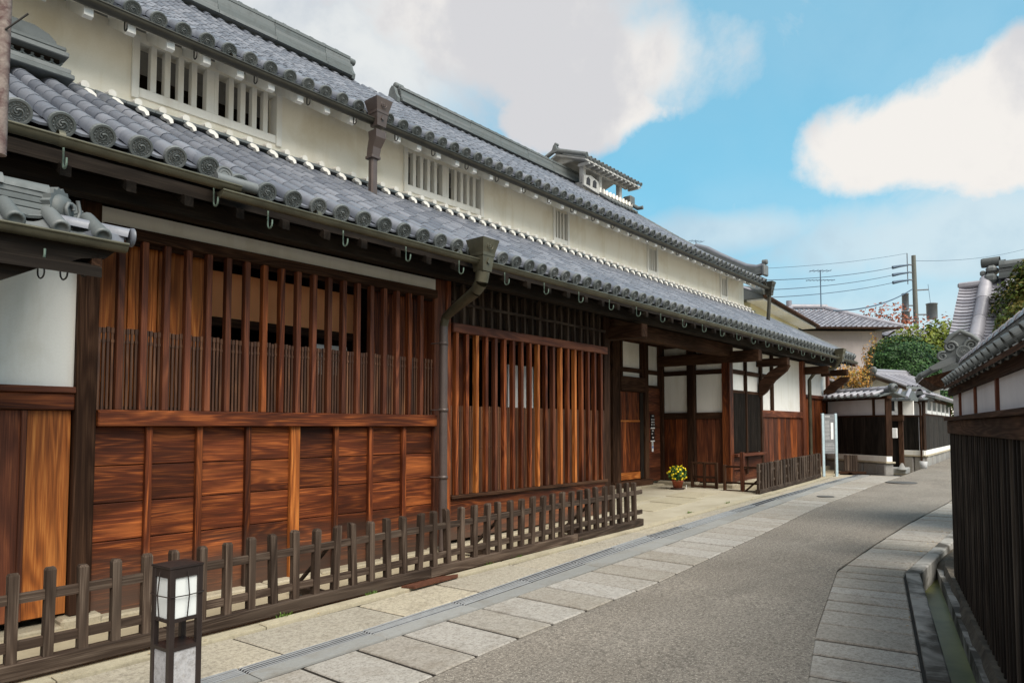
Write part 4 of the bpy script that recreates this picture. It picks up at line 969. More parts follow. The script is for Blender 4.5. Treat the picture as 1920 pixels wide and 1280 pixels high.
# ------------------------------------------------------------------ picket fences
def picket(x, y, z0, z1, wd, mat, parent, tw=0):
    m = MB(); h = wd / 2; j = lambda: random.uniform(-.004, .004)
    lv = [(z0, 1.0), ((z0 + z1) / 2, .96), (z1 - .018, .98), (z1, .72)]; V = []; dx, dy = j() * 2.4, j() * 1.6
    for i, (z, s_) in enumerate(lv):
        ox, oy = dx * i + j() * .5, dy * i
        V += [(x + sx * h * s_ + ox, y + sy * h * s_ * 1.05 + oy, z + (j() * .8 if i == 3 else 0)) for sx, sy in ((-1, -1), (1, -1), (1, 1), (-1, 1))]
    F_ = [(3, 2, 1, 0), (12, 13, 14, 15)] + [(4 * i + k, 4 * i + (k + 1) % 4, 4 * i + 4 + (k + 1) % 4, 4 * i + 4 + k) for i in range(3) for k in range(4)]
    return obj('picket', m.add(V, F_), mat, parent)
def beam_seg(xa, xb, y, wd, top, h, yb=None):
    m = MB(); yb = y if yb is None else yb; h2 = wd / 2; c = .008
    V = []
    for (x, yy) in ((xa, y), (xb, yb)):
        z = GZ(x) + top
        V += [(x, yy - h2, z - h), (x, yy - h2, z - c), (x, yy - h2 + c, z), (x, yy + h2 - c, z), (x, yy + h2, z - c), (x, yy + h2, z - h)]
    return m.add(V, [(i, (i + 1) % 6, 6 + (i + 1) % 6, 6 + i) for i in range(6)] + [(5, 4, 3, 2, 1, 0), (6, 7, 8, 9, 10, 11)])
f1 = thing('picket_fence', 'weathered grey wooden picket fence along the kerb below the latticed bays, longer and nearer one', 'fence', (4.7, 5.15, GZ(4.7)), group='picket fences along the kerb')
for a, b in ((-.4, 2.2), (2.2, 4.75), (4.75, 7.3), (7.3, 8.99)): obj('ground_beam', beam_seg(a + .004, min(b, 8.96) - .004, 5.15, .085, .125, .095), GREY['X'], f1)
for zt in (.545, .255):
    for a, b in ((-.4, 1.86), (1.86, 4.4), (4.4, 6.9), (6.9, 8.97)): obj('fence_rail', beam_seg(a, b, 5.15, .034, zt, .062), GREY['X'], f1)
x = -.30
while x < 8.95: picket(x, 5.15, GZ(x) + .125, GZ(x) + .675 + random.uniform(-.008, .008), .058, GREY['Z'], f1); x += .197
for x in (3.6, 5.9, 7.75, .9):
    obj('brace', MB().tube([(x, 5.20, GZ(x) + .48), (x - .02, 5.62, GZ(x) + .12)], .022, 4), GREY['Y'], f1); obj('brace_foot', MB().box(x - .04, x + .04, 5.18, 5.72, GZ(x) + .03, GZ(x) + .10, .006), GREY['Y'], f1)
f2 = thing('picket_fence', 'short close-set grey picket fence between the entrance and the notice board', 'fence', (16.3, 5.45, GZ(16)), group='picket fences along the kerb')
f2y = lambda x: 5.33 + (x - 14.0) * .045
for a, b in ((13.95, 16.5), (16.5, 18.75)): obj('ground_beam', beam_seg(a, b, f2y(a), .09, .11, .09, f2y(b)), GREY['X'], f2)
for zt in (.50, .28): obj('fence_rail', beam_seg(13.95, 18.72, f2y(13.95), .03, zt, .05, f2y(18.72)), GREY['X'], f2)
for i in range(27): x = 14.0 + i * .18; picket(x, f2y(x), GZ(x) + .10, GZ(x) + .635, .085 if i % 5 else .05, GREY['Z'], f2)
# low rail barriers beside the entrance post
br = thing('rail_barrier', 'low dark wooden rail barrier set across the entrance beside the foundation stones', 'barrier', (14.5, 6.8, .2), group='low rail barriers at the entrance')
for z in (.24, .45, .76): obj('barrier_rail', MB().box(14.48, 14.53, 6.42, 7.05, z, z + .045, .004), DARK['Y'], br)
for y in (6.45, 6.73, 7.02): obj('upright', MB().box(14.475, 14.535, y - .03, y + .03, .20, .80, .004), DARK['Z'], br)
b2 = thing('rail_barrier', 'low dark rail barrier with diagonal strut joining the corner post to the short fence', 'barrier', (14.3, 5.8, .2), group='low rail barriers at the entrance')
for z in (.21, .38, .72): obj('barrier_rail', MB().box(14.28, 14.33, 5.34, 6.2, z, z + .04, .004), DARK['Y'], b2)
for y in (5.78,): obj('upright', MB().box(14.27, 14.33, y - .04, y + .04, .20, 1.05, .004), MAROON['Z'], b2)
obj('upright', MB().box(14.27, 14.33, 6.14, 6.20, .20, .78, .004), DARK['Z'], b2); obj('strut', MB().tube([(14.3, 5.36, .56), (14.3, 5.74, .22)], .02, 4), DARK['Y'], b2)

# ------------------------------------------------------------------ street lantern
ln = thing('street_lantern', 'square bronze street lantern with white panes and granite foot panels in the foreground', 'lamp', (1.63, 3.76, GZ(1.6)), R(6), local=True)
w_ = .185; T_ = .83
for (x, y) in ((0, 0), (w_, 0), (0, w_), (w_, w_)):
    sx = 1 if x == 0 else -1; sy = 1 if y == 0 else -1
    obj('corner_post', MB().box(x, x + sx * .030, y, y + sy * .030, 0, T_ - .012, .002), METALB, ln)
obj('cap', MB().box(-.004, w_ + .004, -.004, w_ + .004, T_ - .012, T_, .003), METALB, ln)
V = [(-.004, -.004, T_), (w_ + .004, -.004, T_), (w_ + .004, w_ + .004, T_), (-.004, w_ + .004, T_), (w_ / 2, w_ / 2, T_ + .012)]
obj('cap_top', MB().add(V, [(0, 1, 4), (1, 2, 4), (2, 3, 4), (3, 0, 4)]), METALB, ln)
for (z0, z1) in ((T_ - .061, T_ - .012), (T_ - .295, T_ - .275), (T_ - .445, T_ - .425)):
    obj('band', MB().box(.026, w_ - .026, .002, w_ - .002, z0, z1).box(.002, w_ - .002, .026, w_ - .026, z0 + .0005, z1 - .0005), METALB, ln)
obj('pane', MB().box(.012, w_ - .012, .012, w_ - .012, T_ - .276, T_ - .060), FROST, ln)
for s_ in (0, 1):
    yb = -.006 if s_ == 0 else w_ + .006
    obj('glazing_bar', MB().tube([(w_ / 2, yb, T_ - .03), (w_ / 2 + .004, yb - (.012 if s_ == 0 else -.012), T_ - .155), (w_ / 2, yb, T_ - .285)], .0035, 5), METALB, ln)
    obj('glazing_bar', MB().tube([(yb, w_ / 2, T_ - .03), (yb - (.012 if s_ == 0 else -.012), w_ / 2, T_ - .155), (yb, w_ / 2, T_ - .285)], .0035, 5), METALB, ln)
    obj('glazing_bar', MB().tube([(.0, yb, T_ - .155), (w_ / 2, yb - .003, T_ - .158), (w_, yb, T_ - .155)], .0032, 5), METALB, ln)
    obj('glazing_bar', MB().tube([(yb, .0, T_ - .155), (yb - .003, w_ / 2, T_ - .158), (yb, w_, T_ - .155)], .0032, 5), METALB, ln)
obj('granite_panel', MB().box(.008, w_ - .008, .008, w_ - .008, .0, T_ - .445), slabm('lantern_granite', [(.36, .36, .38), (.42, .42, .44)], .45, .2), ln)

# ------------------------------------------------------------------ right-hand boundary wall
RWA = math.atan(.2235); RL = 8.30
rw = thing('boundary_wall', 'tiled boundary wall with dark slatted boards and white panels close on the right', 'wall', (0, -.701, 0), RWA)
zg = lambda s_: .0145 * s_ * .976
obj('core', MB().box(1.2, RL - .02, -.10, -.03, .0, 2.02), BLACK['X'], rw)
s_ = 1.3
while s_ < RL - .02:
    e = min(s_ + .118, RL); obj('wall_board', MB().box(s_ + .002, e - .002, -.028, -.004 + random.uniform(-.003, .003), zg(s_) + .0, 1.53, .003), CHAR['Z'], rw)
    obj('batten', MB().box(e - .018, e + .012, -.004, .032, zg(s_) + .0, 1.53, .004), (CHAR if int(s_ * 8.3) % 3 else BWN)['Z'], rw); s_ = e
obj('wall_rail', MB().box(1.2, RL + .03, -.06, .050, 1.53, 1.655, .006), DARK['X'], rw); obj('rail_cap', MB().box(1.2, RL + .06, -.06, .075, 1.655, 1.69, .004), DARK['X'], rw)
pxs = [RL - .008, 7.58, 6.50, 5.42, 4.34, 3.26, 2.18, 1.2]
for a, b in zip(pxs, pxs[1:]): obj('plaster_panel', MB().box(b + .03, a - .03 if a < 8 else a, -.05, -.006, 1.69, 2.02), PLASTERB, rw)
for a in pxs[1:-1]: obj('wall_post', MB().box(a - .030, a + .030, -.05, .012, 1.69, 2.02, .003), MAROON['Z'], rw)
obj('eave_beam', MB().box(1.2, RL + .02, -.03, .035, 1.90, 1.975, .006), DARK['X'], rw); obj('eave_board', MB().prism([(.09, 1.985), (-.12, 2.13), (-.12, 2.08), (.09, 1.955)], 1.2, RL - .2, 'X'), DARK['X'], rw)
obj('eave_board', MB().prism([(-.34, 1.98), (-.12, 2.13), (-.12, 2.08), (-.34, 1.955)], 1.2, RL + .05, 'X'), DARK['X'], rw)
DOWN = Matrix.Rotation(math.pi, 4, 'Z')
cm = MB().join(tomoe_disc(.037, False)).join(cover_mb(.26, .034, .032, 6)); me = cm.mesh('round_end_tile', TILED)
pm = MB().join(eave_pan_mb(), Matrix.Diagonal((.85, .78, .55, 1))); mp = pm.mesh('eave_edge_tile', TILED)
s_ = 1.3
while s_ < RL - .45:
    place('round_end_tile', me, (s_, .105, 2.018), rw, (R(31), 0, math.pi)); place('eave_edge_tile', mp, (s_ + .125, .09, 2.002), rw, (R(31), 0, math.pi)); s_ += .25
wr = obj('wall_ridge', MB().box(1.2, RL + .12, -.18, -.07, 2.10, 2.145, .004), TILED, rw)
for k in range(2): obj('ridge_course', MB().box(1.2, RL + .12, -.175, -.075, 2.15 + .045 * k, 2.19 + .045 * k, .004), TILED, wr)
s_ = 1.3
while s_ < RL + .0: obj('ridge_cap', MB().join(cover_mb(.30, .058, .054, 6, 0), Matrix.Translation((s_, -.125, 2.235)) @ Matrix.Rotation(-math.pi / 2, 4, 'Z')).join(cover_mb(.03, .064, .064, 6, 0), Matrix.Translation((s_, -.125, 2.235)) @ Matrix.Rotation(-math.pi / 2, 4, 'Z')), TILES, wr); s_ += .30
# cloud-scroll ridge end
def spiral(cx, cz, r, turns, sgn, y, th, ph=0):
    n = int(14 * turns); return MB().tube([(cx + sgn * r * (1 - .85 * t / n) * math.cos(ph + 2 * math.pi * turns * t / n), y, cz + r * (1 - .85 * t / n) * math.sin(ph + 2 * math.pi * turns * t / n)) for t in range(n + 1)], th, 6, True, r2=th * .45)
# the scroll plate faces back along the wall toward the viewer
so = obj('scroll_end_tile', MB().prism([(-.30, 2.22), (-.33, 2.30), (-.28, 2.38), (-.27, 2.47), (-.20, 2.50), (-.17, 2.56), (-.10, 2.585), (-.03, 2.56), (.0, 2.50), (.06, 2.47), (.07, 2.39), (.12, 2.33), (.09, 2.24)], RL + .20, RL + .30, 'X'), TILED, rw)
Ry = Matrix.Translation((RL + .19, 0, 0)) @ Matrix.Rotation(R(90), 4, 'Z')
so.scale = (.85, .8, .8)
for (cx, cz, r, sg, ph) in ((-.215, 2.43, .075, 1, 0), (.01, 2.42, .075, -1, 0), (.10, 2.30, .06, -1, 1), (-.29, 2.31, .055, 1, 1)):
    m = MB().join(spiral(cx, cz, r, 1.7, sg, 0, .022, ph), Ry); obj('scroll', m, TILED, so)
obj('scroll', MB().join(MB().tube([(-.30, 0, 2.47), (-.22, 0, 2.55), (-.10, 0, 2.62), (.0, 0, 2.56), (.06, 0, 2.47)], .030, 8), Ry), TILED, so)
obj('end_disc', MB().join(tomoe_disc(.085), Matrix.Translation((RL + .10, -.12, 2.34)) @ Matrix.Rotation(R(-90), 4, 'Z')), TILED, so)
obj('under_scroll', MB().join(MB().prism([(.26, 2.16), (.12, 2.24), (-.04, 2.30), (-.04, 2.22), (.10, 2.15), (.22, 2.12)], -.04, .04, 'Y'), Matrix.Translation((RL + .16, 0, 0)) @ Matrix.Rotation(R(90), 4, 'Z')), TILED, so)
for k in range(8):
    m = MB().join(cover_mb(.30, .034, .034, 6), Matrix.Translation((RL + .32 + k * .11, .26, 2.13)) @ Matrix.Rotation(math.pi, 4, 'Z') @ Matrix.Rotation(R(28), 4, 'X')).lathe([(.0001, 0), (.036, 0), (.038, -.02)], (RL + .32 + k * .11, .262, 2.135), 10, 'Y'); obj('hip_end_tile', m, TILED, rw)
obj('hip_soffit', MB().prism([(.24, 2.10), (-.35, 2.28), (-.35, 2.14), (.10, 2.0)], RL + .22, RL + 1.2, 'X'), DARK['X'], rw)
obj('core', MB().box(RL + .35, RL + 1.15, -.5, -.20, 0, 2.1), PLASTERW, rw)

# ------------------------------------------------------------------ steep tiled roof behind the wall
gt = thing('gate_building', 'steep tiled roof with heavy silver cover rows rising behind the boundary wall', 'house', (10.66, 1.30, 0), R(-94), local=True)
# local +Y runs up the slope, away from the viewer
for i, p in enumerate((.0,)): pass
TPF = Prof([(0, 2.45), (.55, 2.95), (1.15, 3.62)])
obj('walls', MB().box(-.05, 2.6, .5, 2.4, 0, 2.9), PLASTERW, gt)
gr_ = obj('roof', MB().prism([(0, 2.42), (1.15, 3.58), (2.4, 2.4), (2.4, 2.3), (1.15, 3.46), (0, 2.3)], -.27, 2.8, 'X'), TILED, gt)
for i in range(9):
    x = .06 + i * .30; V = []
    m = MB()
    for (a, b) in (((0, 2.47), (.30, 2.74)), ((.30, 2.74), (.60, 3.04)), ((.60, 3.04), (.88, 3.34)), ((.88, 3.34), (1.15, 3.66))):
        m.join(cover_mb(math.hypot(b[0] - a[0], b[1] - a[1]), .088, .084, 9), Matrix.Translation((x, a[0], a[1] + .02)) @ Matrix.Rotation(math.atan2(b[1] - a[1], b[0] - a[0]), 4, 'X'))
    obj('cover_row', m, TILES, gr_)
    for k in range(24):
        t = k / 24 * TPF.L[-1]; y, z, a = TPF.at(t)
        if i < 6: obj('pan_tile', MB().join(pan_mb(L=.10, wd=.20 if i else .30, sag=.03, t=.026, lift=.03), Matrix.Translation((x - (.15 if i else .17), y, z + .03)) @ Matrix.Rotation(a, 4, 'X')), TILES, gr_)
rgd, tp = ridge(gr_, .22, 2.8, 1.20, 3.66, .26, .30, courses=4)
et = obj('ridge_end_tile', MB().box(.04, .20, 1.04, 1.36, 3.62, 3.76, .04).box(.06, .20, 1.08, 1.32, 3.76, 3.88, .04).lathe([(.0001, -.02), (.065, -.02), (.07, 0), (.07, .20)], (.02, 1.2, 3.94), 12, 'X').box(-.01, .06, 1.10, 1.28, 3.74, 3.82, .02), TILED, rgd)
obj('verge_cap', MB().box(-.28, .03, 1.06, 1.30, 3.60, 3.68, .02), TILES, gr_)

# ------------------------------------------------------------------ planting
def blob_leaves(m, c, r, n, size, seed, flat=.0, shell=.55, gap=.25):
    rnd = random.Random(seed); k = 0
    gaps = [Vector((rnd.gauss(0, 1), rnd.gauss(0, 1), rnd.gauss(0, 1))).normalized() for _ in range(9)]
    while k < n:
        d = Vector((rnd.gauss(0, 1), rnd.gauss(0, 1), rnd.gauss(0, 1))).normalized()
        if rnd.random() < gap and any(d.dot(g_) > .95 for g_ in gaps): continue
        lump = 1 + .06 * math.sin(d.x * 7.3 + seed + 2 * d.y) * math.sin(d.y * 6.1) + .05 * math.sin(d.z * 8.7 + d.x * 4.1 + d.y * 3) + .03 * math.sin(d.x * 17 + d.z * 13 - d.y * 11)
        rad = lump * (shell + (1 - shell) * rnd.random() ** .5)
        p = Vector((c[0] + d.x * r[0] * rad, c[1] + d.y * r[1] * rad, c[2] + d.z * r[2] * rad))
        nn = (d + Vector((rnd.gauss(0, .55), rnd.gauss(0, .55), rnd.gauss(0, .55) + .3))).normalized()
        u = nn.cross(Vector((rnd.gauss(0, 1), rnd.gauss(0, 1), rnd.gauss(0, 1)))).normalized(); v_ = nn.cross(u); s_ = size * rnd.uniform(.6, 1.3)
        m.add([p - u * s_ - v_ * s_ * .3, p - v_ * s_ * .55, p + u * s_, p + v_ * s_ * .55], [(0, 1, 2, 3)]); k += 1
def tree(name, label, cat, base, blobs, n, size, mat, group=None, shell=.55, limbs=7, trunk=.12, gap=.3, core=0):
    t = thing(name, label, cat, base, group=group or ('trees beyond the bend' if cat == 'tree' else None)); rnd = random.Random(hash(name) % 997 if False else len(label) * 7)
    m = MB(); tot = sum(b[1][0] * b[1][2] for b in blobs)
    for i, (c, r) in enumerate(blobs): blob_leaves(m, c, r, int(n * r[0] * r[2] / tot), size, 11 + i * 5 + len(label), shell=shell, gap=gap)
    if core:
        for c, r in blobs:
            for a in range(10):
                for b in range(20): pass
            V = []; n1, n2 = 14, 24
            for i in range(n1 + 1):
                for j in range(n2):
                    th = math.pi * i / n1; ph = 2 * math.pi * j / n2; q = core * (1 + .06 * math.sin(5 * ph + 3 * th) + .05 * math.sin(9 * th + 2 * ph))
                    V.append((c[0] + r[0] * q * math.sin(th) * math.cos(ph), c[1] + r[1] * q * math.sin(th) * math.sin(ph), c[2] + r[2] * q * math.cos(th)))
            m.add(V, [(i * n2 + j, i * n2 + (j + 1) % n2, (i + 1) * n2 + (j + 1) % n2, (i + 1) * n2 + j) for i in range(n1) for j in range(n2)])
    cr_ = obj('crown', m, mat, t); cr_['kind'] = 'stuff'
    top = blobs[0][0]
    tk = MB().tube([base, ((base[0] + top[0]) / 2 + .03, (base[1] + top[1]) / 2, (base[2] + top[2]) / 2), (top[0], top[1], top[2] - blobs[0][1][2] * .1)], trunk, 8, True, r2=trunk * .4)
    to = obj('trunk', tk, BARK, t)
    for (c, r) in blobs:
        for k in range(max(2, limbs // len(blobs))):
            a = rnd.uniform(0, 6.28); e = rnd.uniform(.5, .93); q = (c[0] + math.cos(a) * r[0] * e * .9, c[1] + math.sin(a) * r[1] * e * .9, c[2] + r[2] * rnd.uniform(-.1, .85) * e)
            s0 = (top[0], top[1], base[2] + (top[2] - base[2]) * rnd.uniform(.45, .9)); md = ((s0[0] + q[0]) / 2, (s0[1] + q[1]) / 2, (s0[2] + q[2]) / 2 + .1)
            obj('limb', MB().tube([s0, md, q], trunk * .30, 5, True, r2=trunk * .06), BARK, t)
    return t
tree('clipped_conifer', 'large clipped bronze-green conifer bulging up behind the wall at the right edge', 'shrub', (11.6, .1, .1), [((11.42, .28, 2.3), (.96, .96, 1.56))], 46000, .030, L_CON, shell=.84, trunk=.1, gap=0, core=.86)
tree('round_topiary', 'dense dark green tree clipped to a dome behind the dark boarded wall', 'tree', (31.5, 6.1, .4), [((31.5, 5.98, 3.72), (1.50, 1.50, 1.50)), ((31.45, 5.95, 3.0), (1.62, 1.62, 1.3))], 30000, .055, L_TOP, shell=.78, gap=.1, core=.80)
tree('loose_tree', 'loose yellow-green tree spreading behind the clipped dome, next to the utility pole', 'tree', (36, 5.7, .4), [((35.6, 6.1, 4.9), (1.7, 1.5, 1.3)), ((36.2, 4.9, 4.2), (1.8, 1.5, 1.6)), ((36.3, 4.3, 3.0), (1.5, 1.4, 1.2)), ((35.1, 6.9, 4.9), (1.2, 1.2, .8)), ((35.9, 5.2, 5.7), (.8, .8, .7))], 9000, .10, L_YEL, shell=.35)
tree('autumn_tree', 'rust-red autumn tree showing over the grey house roof', 'tree', (46.5, 9.8, .5), [((46.6, 9.9, 8.0), (1.9, 1.9, 1.2)), ((46.2, 10.6, 7.6), (.9, .9, .6)), ((47.0, 9.2, 7.4), (.9, 1.1, 1.0))], 900, .11, L_RED, shell=.2, limbs=24)
tree('autumn_tree', 'sparse reddish tree with thin twigs on the right side of the utility pole', 'tree', (48.6, 7.0, .5), [((48.4, 7.6, 7.2), (1.6, 1.8, 1.5)), ((48.8, 6.6, 6.4), (1.6, 1.7, 1.6)), ((49, 5.8, 5.4), (1.3, 1.3, 1.2))], 550, .10, L_RED, shell=.2, limbs=30)
tree('orange_sapling', 'slender orange and yellow sapling against the grey house wall', 'tree', (27.6, 6.25, .4), [((27.35, 6.35, 4.0), (.22, .22, .75)), ((27.2, 6.75, 3.5), (.4, .4, .4)), ((27.3, 6.1, 4.7), (.16, .16, .35))], 300, .045, L_ORA, shell=.15, limbs=12, trunk=.04)
tree('orange_sapling', 'low yellow-orange bush under the far corner of the lower eave', 'tree', (26.8, 7.2, .4), [((26.9, 7.1, 3.5), (.8, .8, .55)), ((27.3, 6.6, 3.3), (.5, .5, .5))], 1500, .045, L_ORA, shell=.2, limbs=8, trunk=.04)

# ------------------------------------------------------------------ dark boarded walls at the bend
def roofed_wall(label, p0, p1, panels, boardtop=1.88, z0=.0, roof=(2.40, 2.74), baseh=.36, gutter_x=None, windows=(), name='boundary_wall'):
    d = Vector((p1[0] - p0[0], p1[1] - p0[1])); L = d.length; t = thing(name, label, 'wall', (p0[0], p0[1], 0), math.atan2(d.y, d.x), group='dark boarded walls at the bend')
    zb = GZ(p0[0]) + z0; x = 0
    while x < L - .05:
        e = min(x + random.uniform(.45, .75), L); obj('base_stone', MB().box(x + .006, e - .006, -.06 - random.uniform(0, .03), .2, zb - .3, zb + baseh - .08, .03), GRANR, t); x = e
    obj('coping', MB().box(-.02, L + .06, -.10, .2, zb + baseh - .08, zb + baseh - .03, .008), FOUND, t); obj('sill', MB().box(0, L, -.035, .15, zb + baseh - .03, zb + baseh + .12, .006), PLASTERW, t)
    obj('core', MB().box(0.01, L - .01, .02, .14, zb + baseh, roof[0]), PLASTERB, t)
    x = 0
    while x < L - .02:
        e = min(x + .235, L); obj('wall_board', MB().box(x + .003, e - .003, -.02 + random.uniform(-.003, .003), .018, zb + baseh + .12, boardtop, .003), CHAR['Z'], t); x = e
    obj('wall_rail', MB().box(-.01, L + .01, -.035, .019, boardtop, boardtop + .05, .004), DARK['X'], t)
    obj('eave_beam', MB().box(-.05, L + .1, -.06, .10, roof[0] - .06, roof[0] + .02, .006), DARK['X'], t)
    for a in panels: obj('wall_post', MB().box(a - .04, a + .04, -.01, .022, boardtop + .05, roof[0] - .06, .003), DARK['Z'], t)
    obj('end_post', MB().box(L - .03, L + .012, -.03, .16, zb + baseh + .12, roof[0] - .06, .004), DARK['Z'], t)
    for (a, b) in windows:
        f_ = obj('window', MB().box(a, a + .05, -.03, .019, boardtop + .06, roof[0] - .07).box(b - .05, b, -.03, .019, boardtop + .06, roof[0] - .07).box(a + .05, b - .05, -.03, .019, boardtop + .06, boardtop + .17), WHITEP, t)
        obj('pane', MB().box(a + .05, b - .05, -.012, .018, boardtop + .17, roof[0] - .07), BLACKP, f_)
    h = roof[1] - roof[0]; zr = roof[0] + .02
    ro = obj('wall_roof', MB().prism([(-.34, zr), (.08, zr + .12), (.50, zr), (.50, zr - .04), (.08, zr + .08), (-.34, zr - .04)], -.12, L + .15, 'X'), TILED, t)
    x = -.02
    while x < L + .15:
        M_ = Matrix.Translation((x, -.36, zr + .035)) @ Matrix.Rotation(R(16), 4, 'X')
        m = MB().join(cover_mb(.44, .055, .05, 6), M_).lathe([(.0001, 0), (.055, 0), (.058, .03)], (x, -.365, zr + .045), 10, 'Y'); obj('round_end_tile', m, TILES, ro)
        m = MB().join(eave_pan_mb(), Matrix.Translation((x + .13, -.35, zr + .03)) @ Matrix.Rotation(R(16), 4, 'X') @ Matrix.Scale(.8, 4)); obj('eave_edge_tile', m, TILED, ro); x += .26
    rg_ = obj('wall_ridge', MB().box(-.1, L + .15, -.02, .18, zr + .11, zr + .15, .006), TILED, ro); obj('ridge_course', MB().box(-.1, L + .15, -.01, .17, zr + .155, zr + .185, .005), TILED, rg_)
    x = -.1
    while x < L + .1: obj('ridge_cap', MB().join(cover_mb(.30, .085, .08, 6, 0), Matrix.Translation((x, .08, zr + .185)) @ Matrix.Rotation(-math.pi / 2, 4, 'Z')).join(cover_mb(.03, .095, .095, 6, 0), Matrix.Translation((x, .08, zr + .185)) @ Matrix.Rotation(-math.pi / 2, 4, 'Z')), TILES, rg_); x += .31
    obj('end_disc', MB().lathe([(.0001, 0), (.11, 0), (.115, -.03), (.115, -.12)], (L + .22, .08, zr + .22), 12, 'X'), TILED, rg_)
    if gutter_x is not None: obj('downpipe', MB().tube([(gutter_x, -.36, zr - .02), (gutter_x, -.10, zr - .15), (gutter_x, -.08, zr - .3), (gutter_x, -.08, zb + .1)], .03, 8), DARK['Z'], t)
    return t
roofed_wall('dark board wall with a long white panel and tiled coping, just right of the notice board', (22.1, 6.3), (20.66, 4.35), (.02, 1.95), boardtop=1.86)
roofed_wall('dark board wall with a bluish panel and downpipe, between the doorway and the street bend', (25.05, 5.15), (24.9, 4.2), (.08,), boardtop=1.90, roof=(2.42, 2.72), gutter_x=.90, windows=())
roofed_wall('receding dark board wall with four small white-framed windows in its upper band', (24.9, 4.2), (33.5, 4.68), (.05,), boardtop=1.95, roof=(2.50, 2.80), windows=[(.7 + 1.45 * k, 1.85 + 1.45 * k) for k in range(5)])
dw = thing('doorway', 'recessed doorway with white-framed window above, between the dark board walls', 'doorway', (22.6, 4.9, .3))
ddx, ddy = .0, .0
dd = MB(); obj('door_leaf', MB().box(23.4, 23.45, 4.55, 5.25, .35, 1.85), BLACK['Z'], dw)
obj('jamb', MB().box(23.30, 23.42, 5.22, 5.34, .3, 2.4, .006), DARK['Z'], dw); obj('jamb', MB().box(23.30, 23.42, 4.48, 4.60, .3, 2.4, .006), DARK['Z'], dw)
obj('lintel', MB().box(23.22, 23.40, 4.45, 5.40, 1.76, 1.94, .008), DARK['Y'], dw)
wf = obj('window_frame', MB().box(23.28, 23.34, 4.60, 4.68, 1.95, 2.40).box(23.28, 23.34, 5.14, 5.22, 1.95, 2.40).box(23.28, 23.34, 4.68, 5.14, 1.95, 2.06), WHITEP, dw); obj('pane', MB().box(23.31, 23.35, 4.68, 5.14, 2.06, 2.40), BLACKP, wf)
obj('wall_infill', MB().box(23.36, 23.46, 5.34, 5.9, .3, 2.4).box(23.36, 23.46, 4.2, 4.48, 1.94, 2.4), PLASTERW, dw)
obj('door_roof', MB().prism([(23.0, 2.42), (23.5, 2.66), (24.1, 2.42), (24.1, 2.36), (23.0, 2.36)], 4.2, 6.2, 'Y'), TILED, dw)
for k in range(8): obj('roof_tile_row', MB().tube([(22.98, 4.3 + .25 * k, 2.45), (23.5, 4.3 + .25 * k, 2.70)], .055, 6), TILES, dw)
obj('mail_box', MB().box(23.2, 23.3, 4.62, 4.78, 1.25, 1.55, .01), WHITEP, dw); obj('notice', MB().box(23.2, 23.22, 5.05, 5.13, 1.40, 1.56), WHITEP, dw); obj('notice', MB().box(23.2, 23.22, 5.05, 5.13, .98, 1.12), WHITEP, dw)
obj('door_step', MB().box(22.9, 23.5, 4.35, 5.3, .2, .38, .02), CONC, dw)
tag(obj('leaning_board', MB().prism([(22.3, .32), (22.34, .32), (22.62, 1.15), (22.58, 1.15)], 4.86, 5.08, 'Y'), GREY['Z']), 'grey plank leaning beside the far doorway', 'plank')
tag(obj('bucket', MB().lathe([(.0001, .33), (.09, .33), (.11, .56), (.10, .56), (.09, .36), (.0001, .36)], (23.6, 4.02, .0), 14), TEXT), 'small white pot standing at the foot of the far dark wall', 'pot')
tag(obj('parked_cone', MB().lathe([(.001, .52), (.03, .52), (.10, .36), (.14, .35), (.14, .33)], (22.9, 4.45, .0), 14), CONC), 'pale grey cone on the doorstep of the far doorway', 'cone')

# gate roofs beyond the dark wall
def gable(label, name, x0, x1, y0, yr, y1, z0, zr, parent=None, rows=True, wall=None, mat=TILES, rz=0, loc=(0, 0, 0), cat='roof', pitch=.26):
    t = thing(name, label, cat, loc, rz, local=True)
    if wall: obj('wall', MB().box(x0 + wall, x1 - wall, y0 + wall, y1 - wall, 0, z0 + .02).prism([(y0 + wall, z0), (yr, zr - .12), (y1 - wall, z0)], x0 + wall + .01, x1 - wall - .01, 'X'), PLASTERW, t)
    ro = obj('roof', MB().prism([(y0, z0), (yr, zr), (y1, z0), (y1, z0 - .08), (yr, zr - .10), (y0, z0 - .08)], x0, x1, 'X'), TILED, t)
    L = math.hypot(yr - y0, zr - z0); a = math.atan2(zr - z0, yr - y0); x = x0 + .06
    while x < x1: obj('tile_row', MB().join(cover_mb(L, .06, .055, 6), Matrix.Translation((x, y0, z0 + .02)) @ Matrix.Rotation(a, 4, 'X')), mat, ro); x += pitch
    obj('ridge_cap', MB().box(x0, x1, yr - .10, yr + .10, zr, zr + .10, .01).tube([(x0 - .04, yr, zr + .13), (x1 + .04, yr, zr + .13)], .085, 8), mat, ro)
    obj('end_disc', MB().lathe([(.0001, -.02), (.13, -.02), (.14, 0), (.14, .1)], (x0 - .08, yr, zr + .16), 12, 'X'), TILED, ro); obj('bargeboard', MB().prism([(y0, z0 - .02), (yr, zr - .03), (yr, zr - .16), (y0, z0 - .12)], x0 - .03, x0 - .002, 'X').prism([(y1, z0 - .02), (yr, zr - .03), (yr, zr - .16), (y1, z0 - .12)], x0 - .03, x0 - .002, 'X'), GREY['Y'], ro)
    return t
gable('small gabled gate roof peeping over the dark board wall', 'gate_roof', 0, 2.6, -1.3, 0, 1.3, 3.02, 3.55, loc=(28.5, 6.4, 0), rz=R(-25), wall=.3)
gable('little tiled porch roof tucked behind the far corner of the big house', 'gate_roof', 0, 1.6, -1.0, 0, 1.0, 3.20, 3.62, loc=(26.8, 8.2, 0), rz=R(-20), wall=.2)

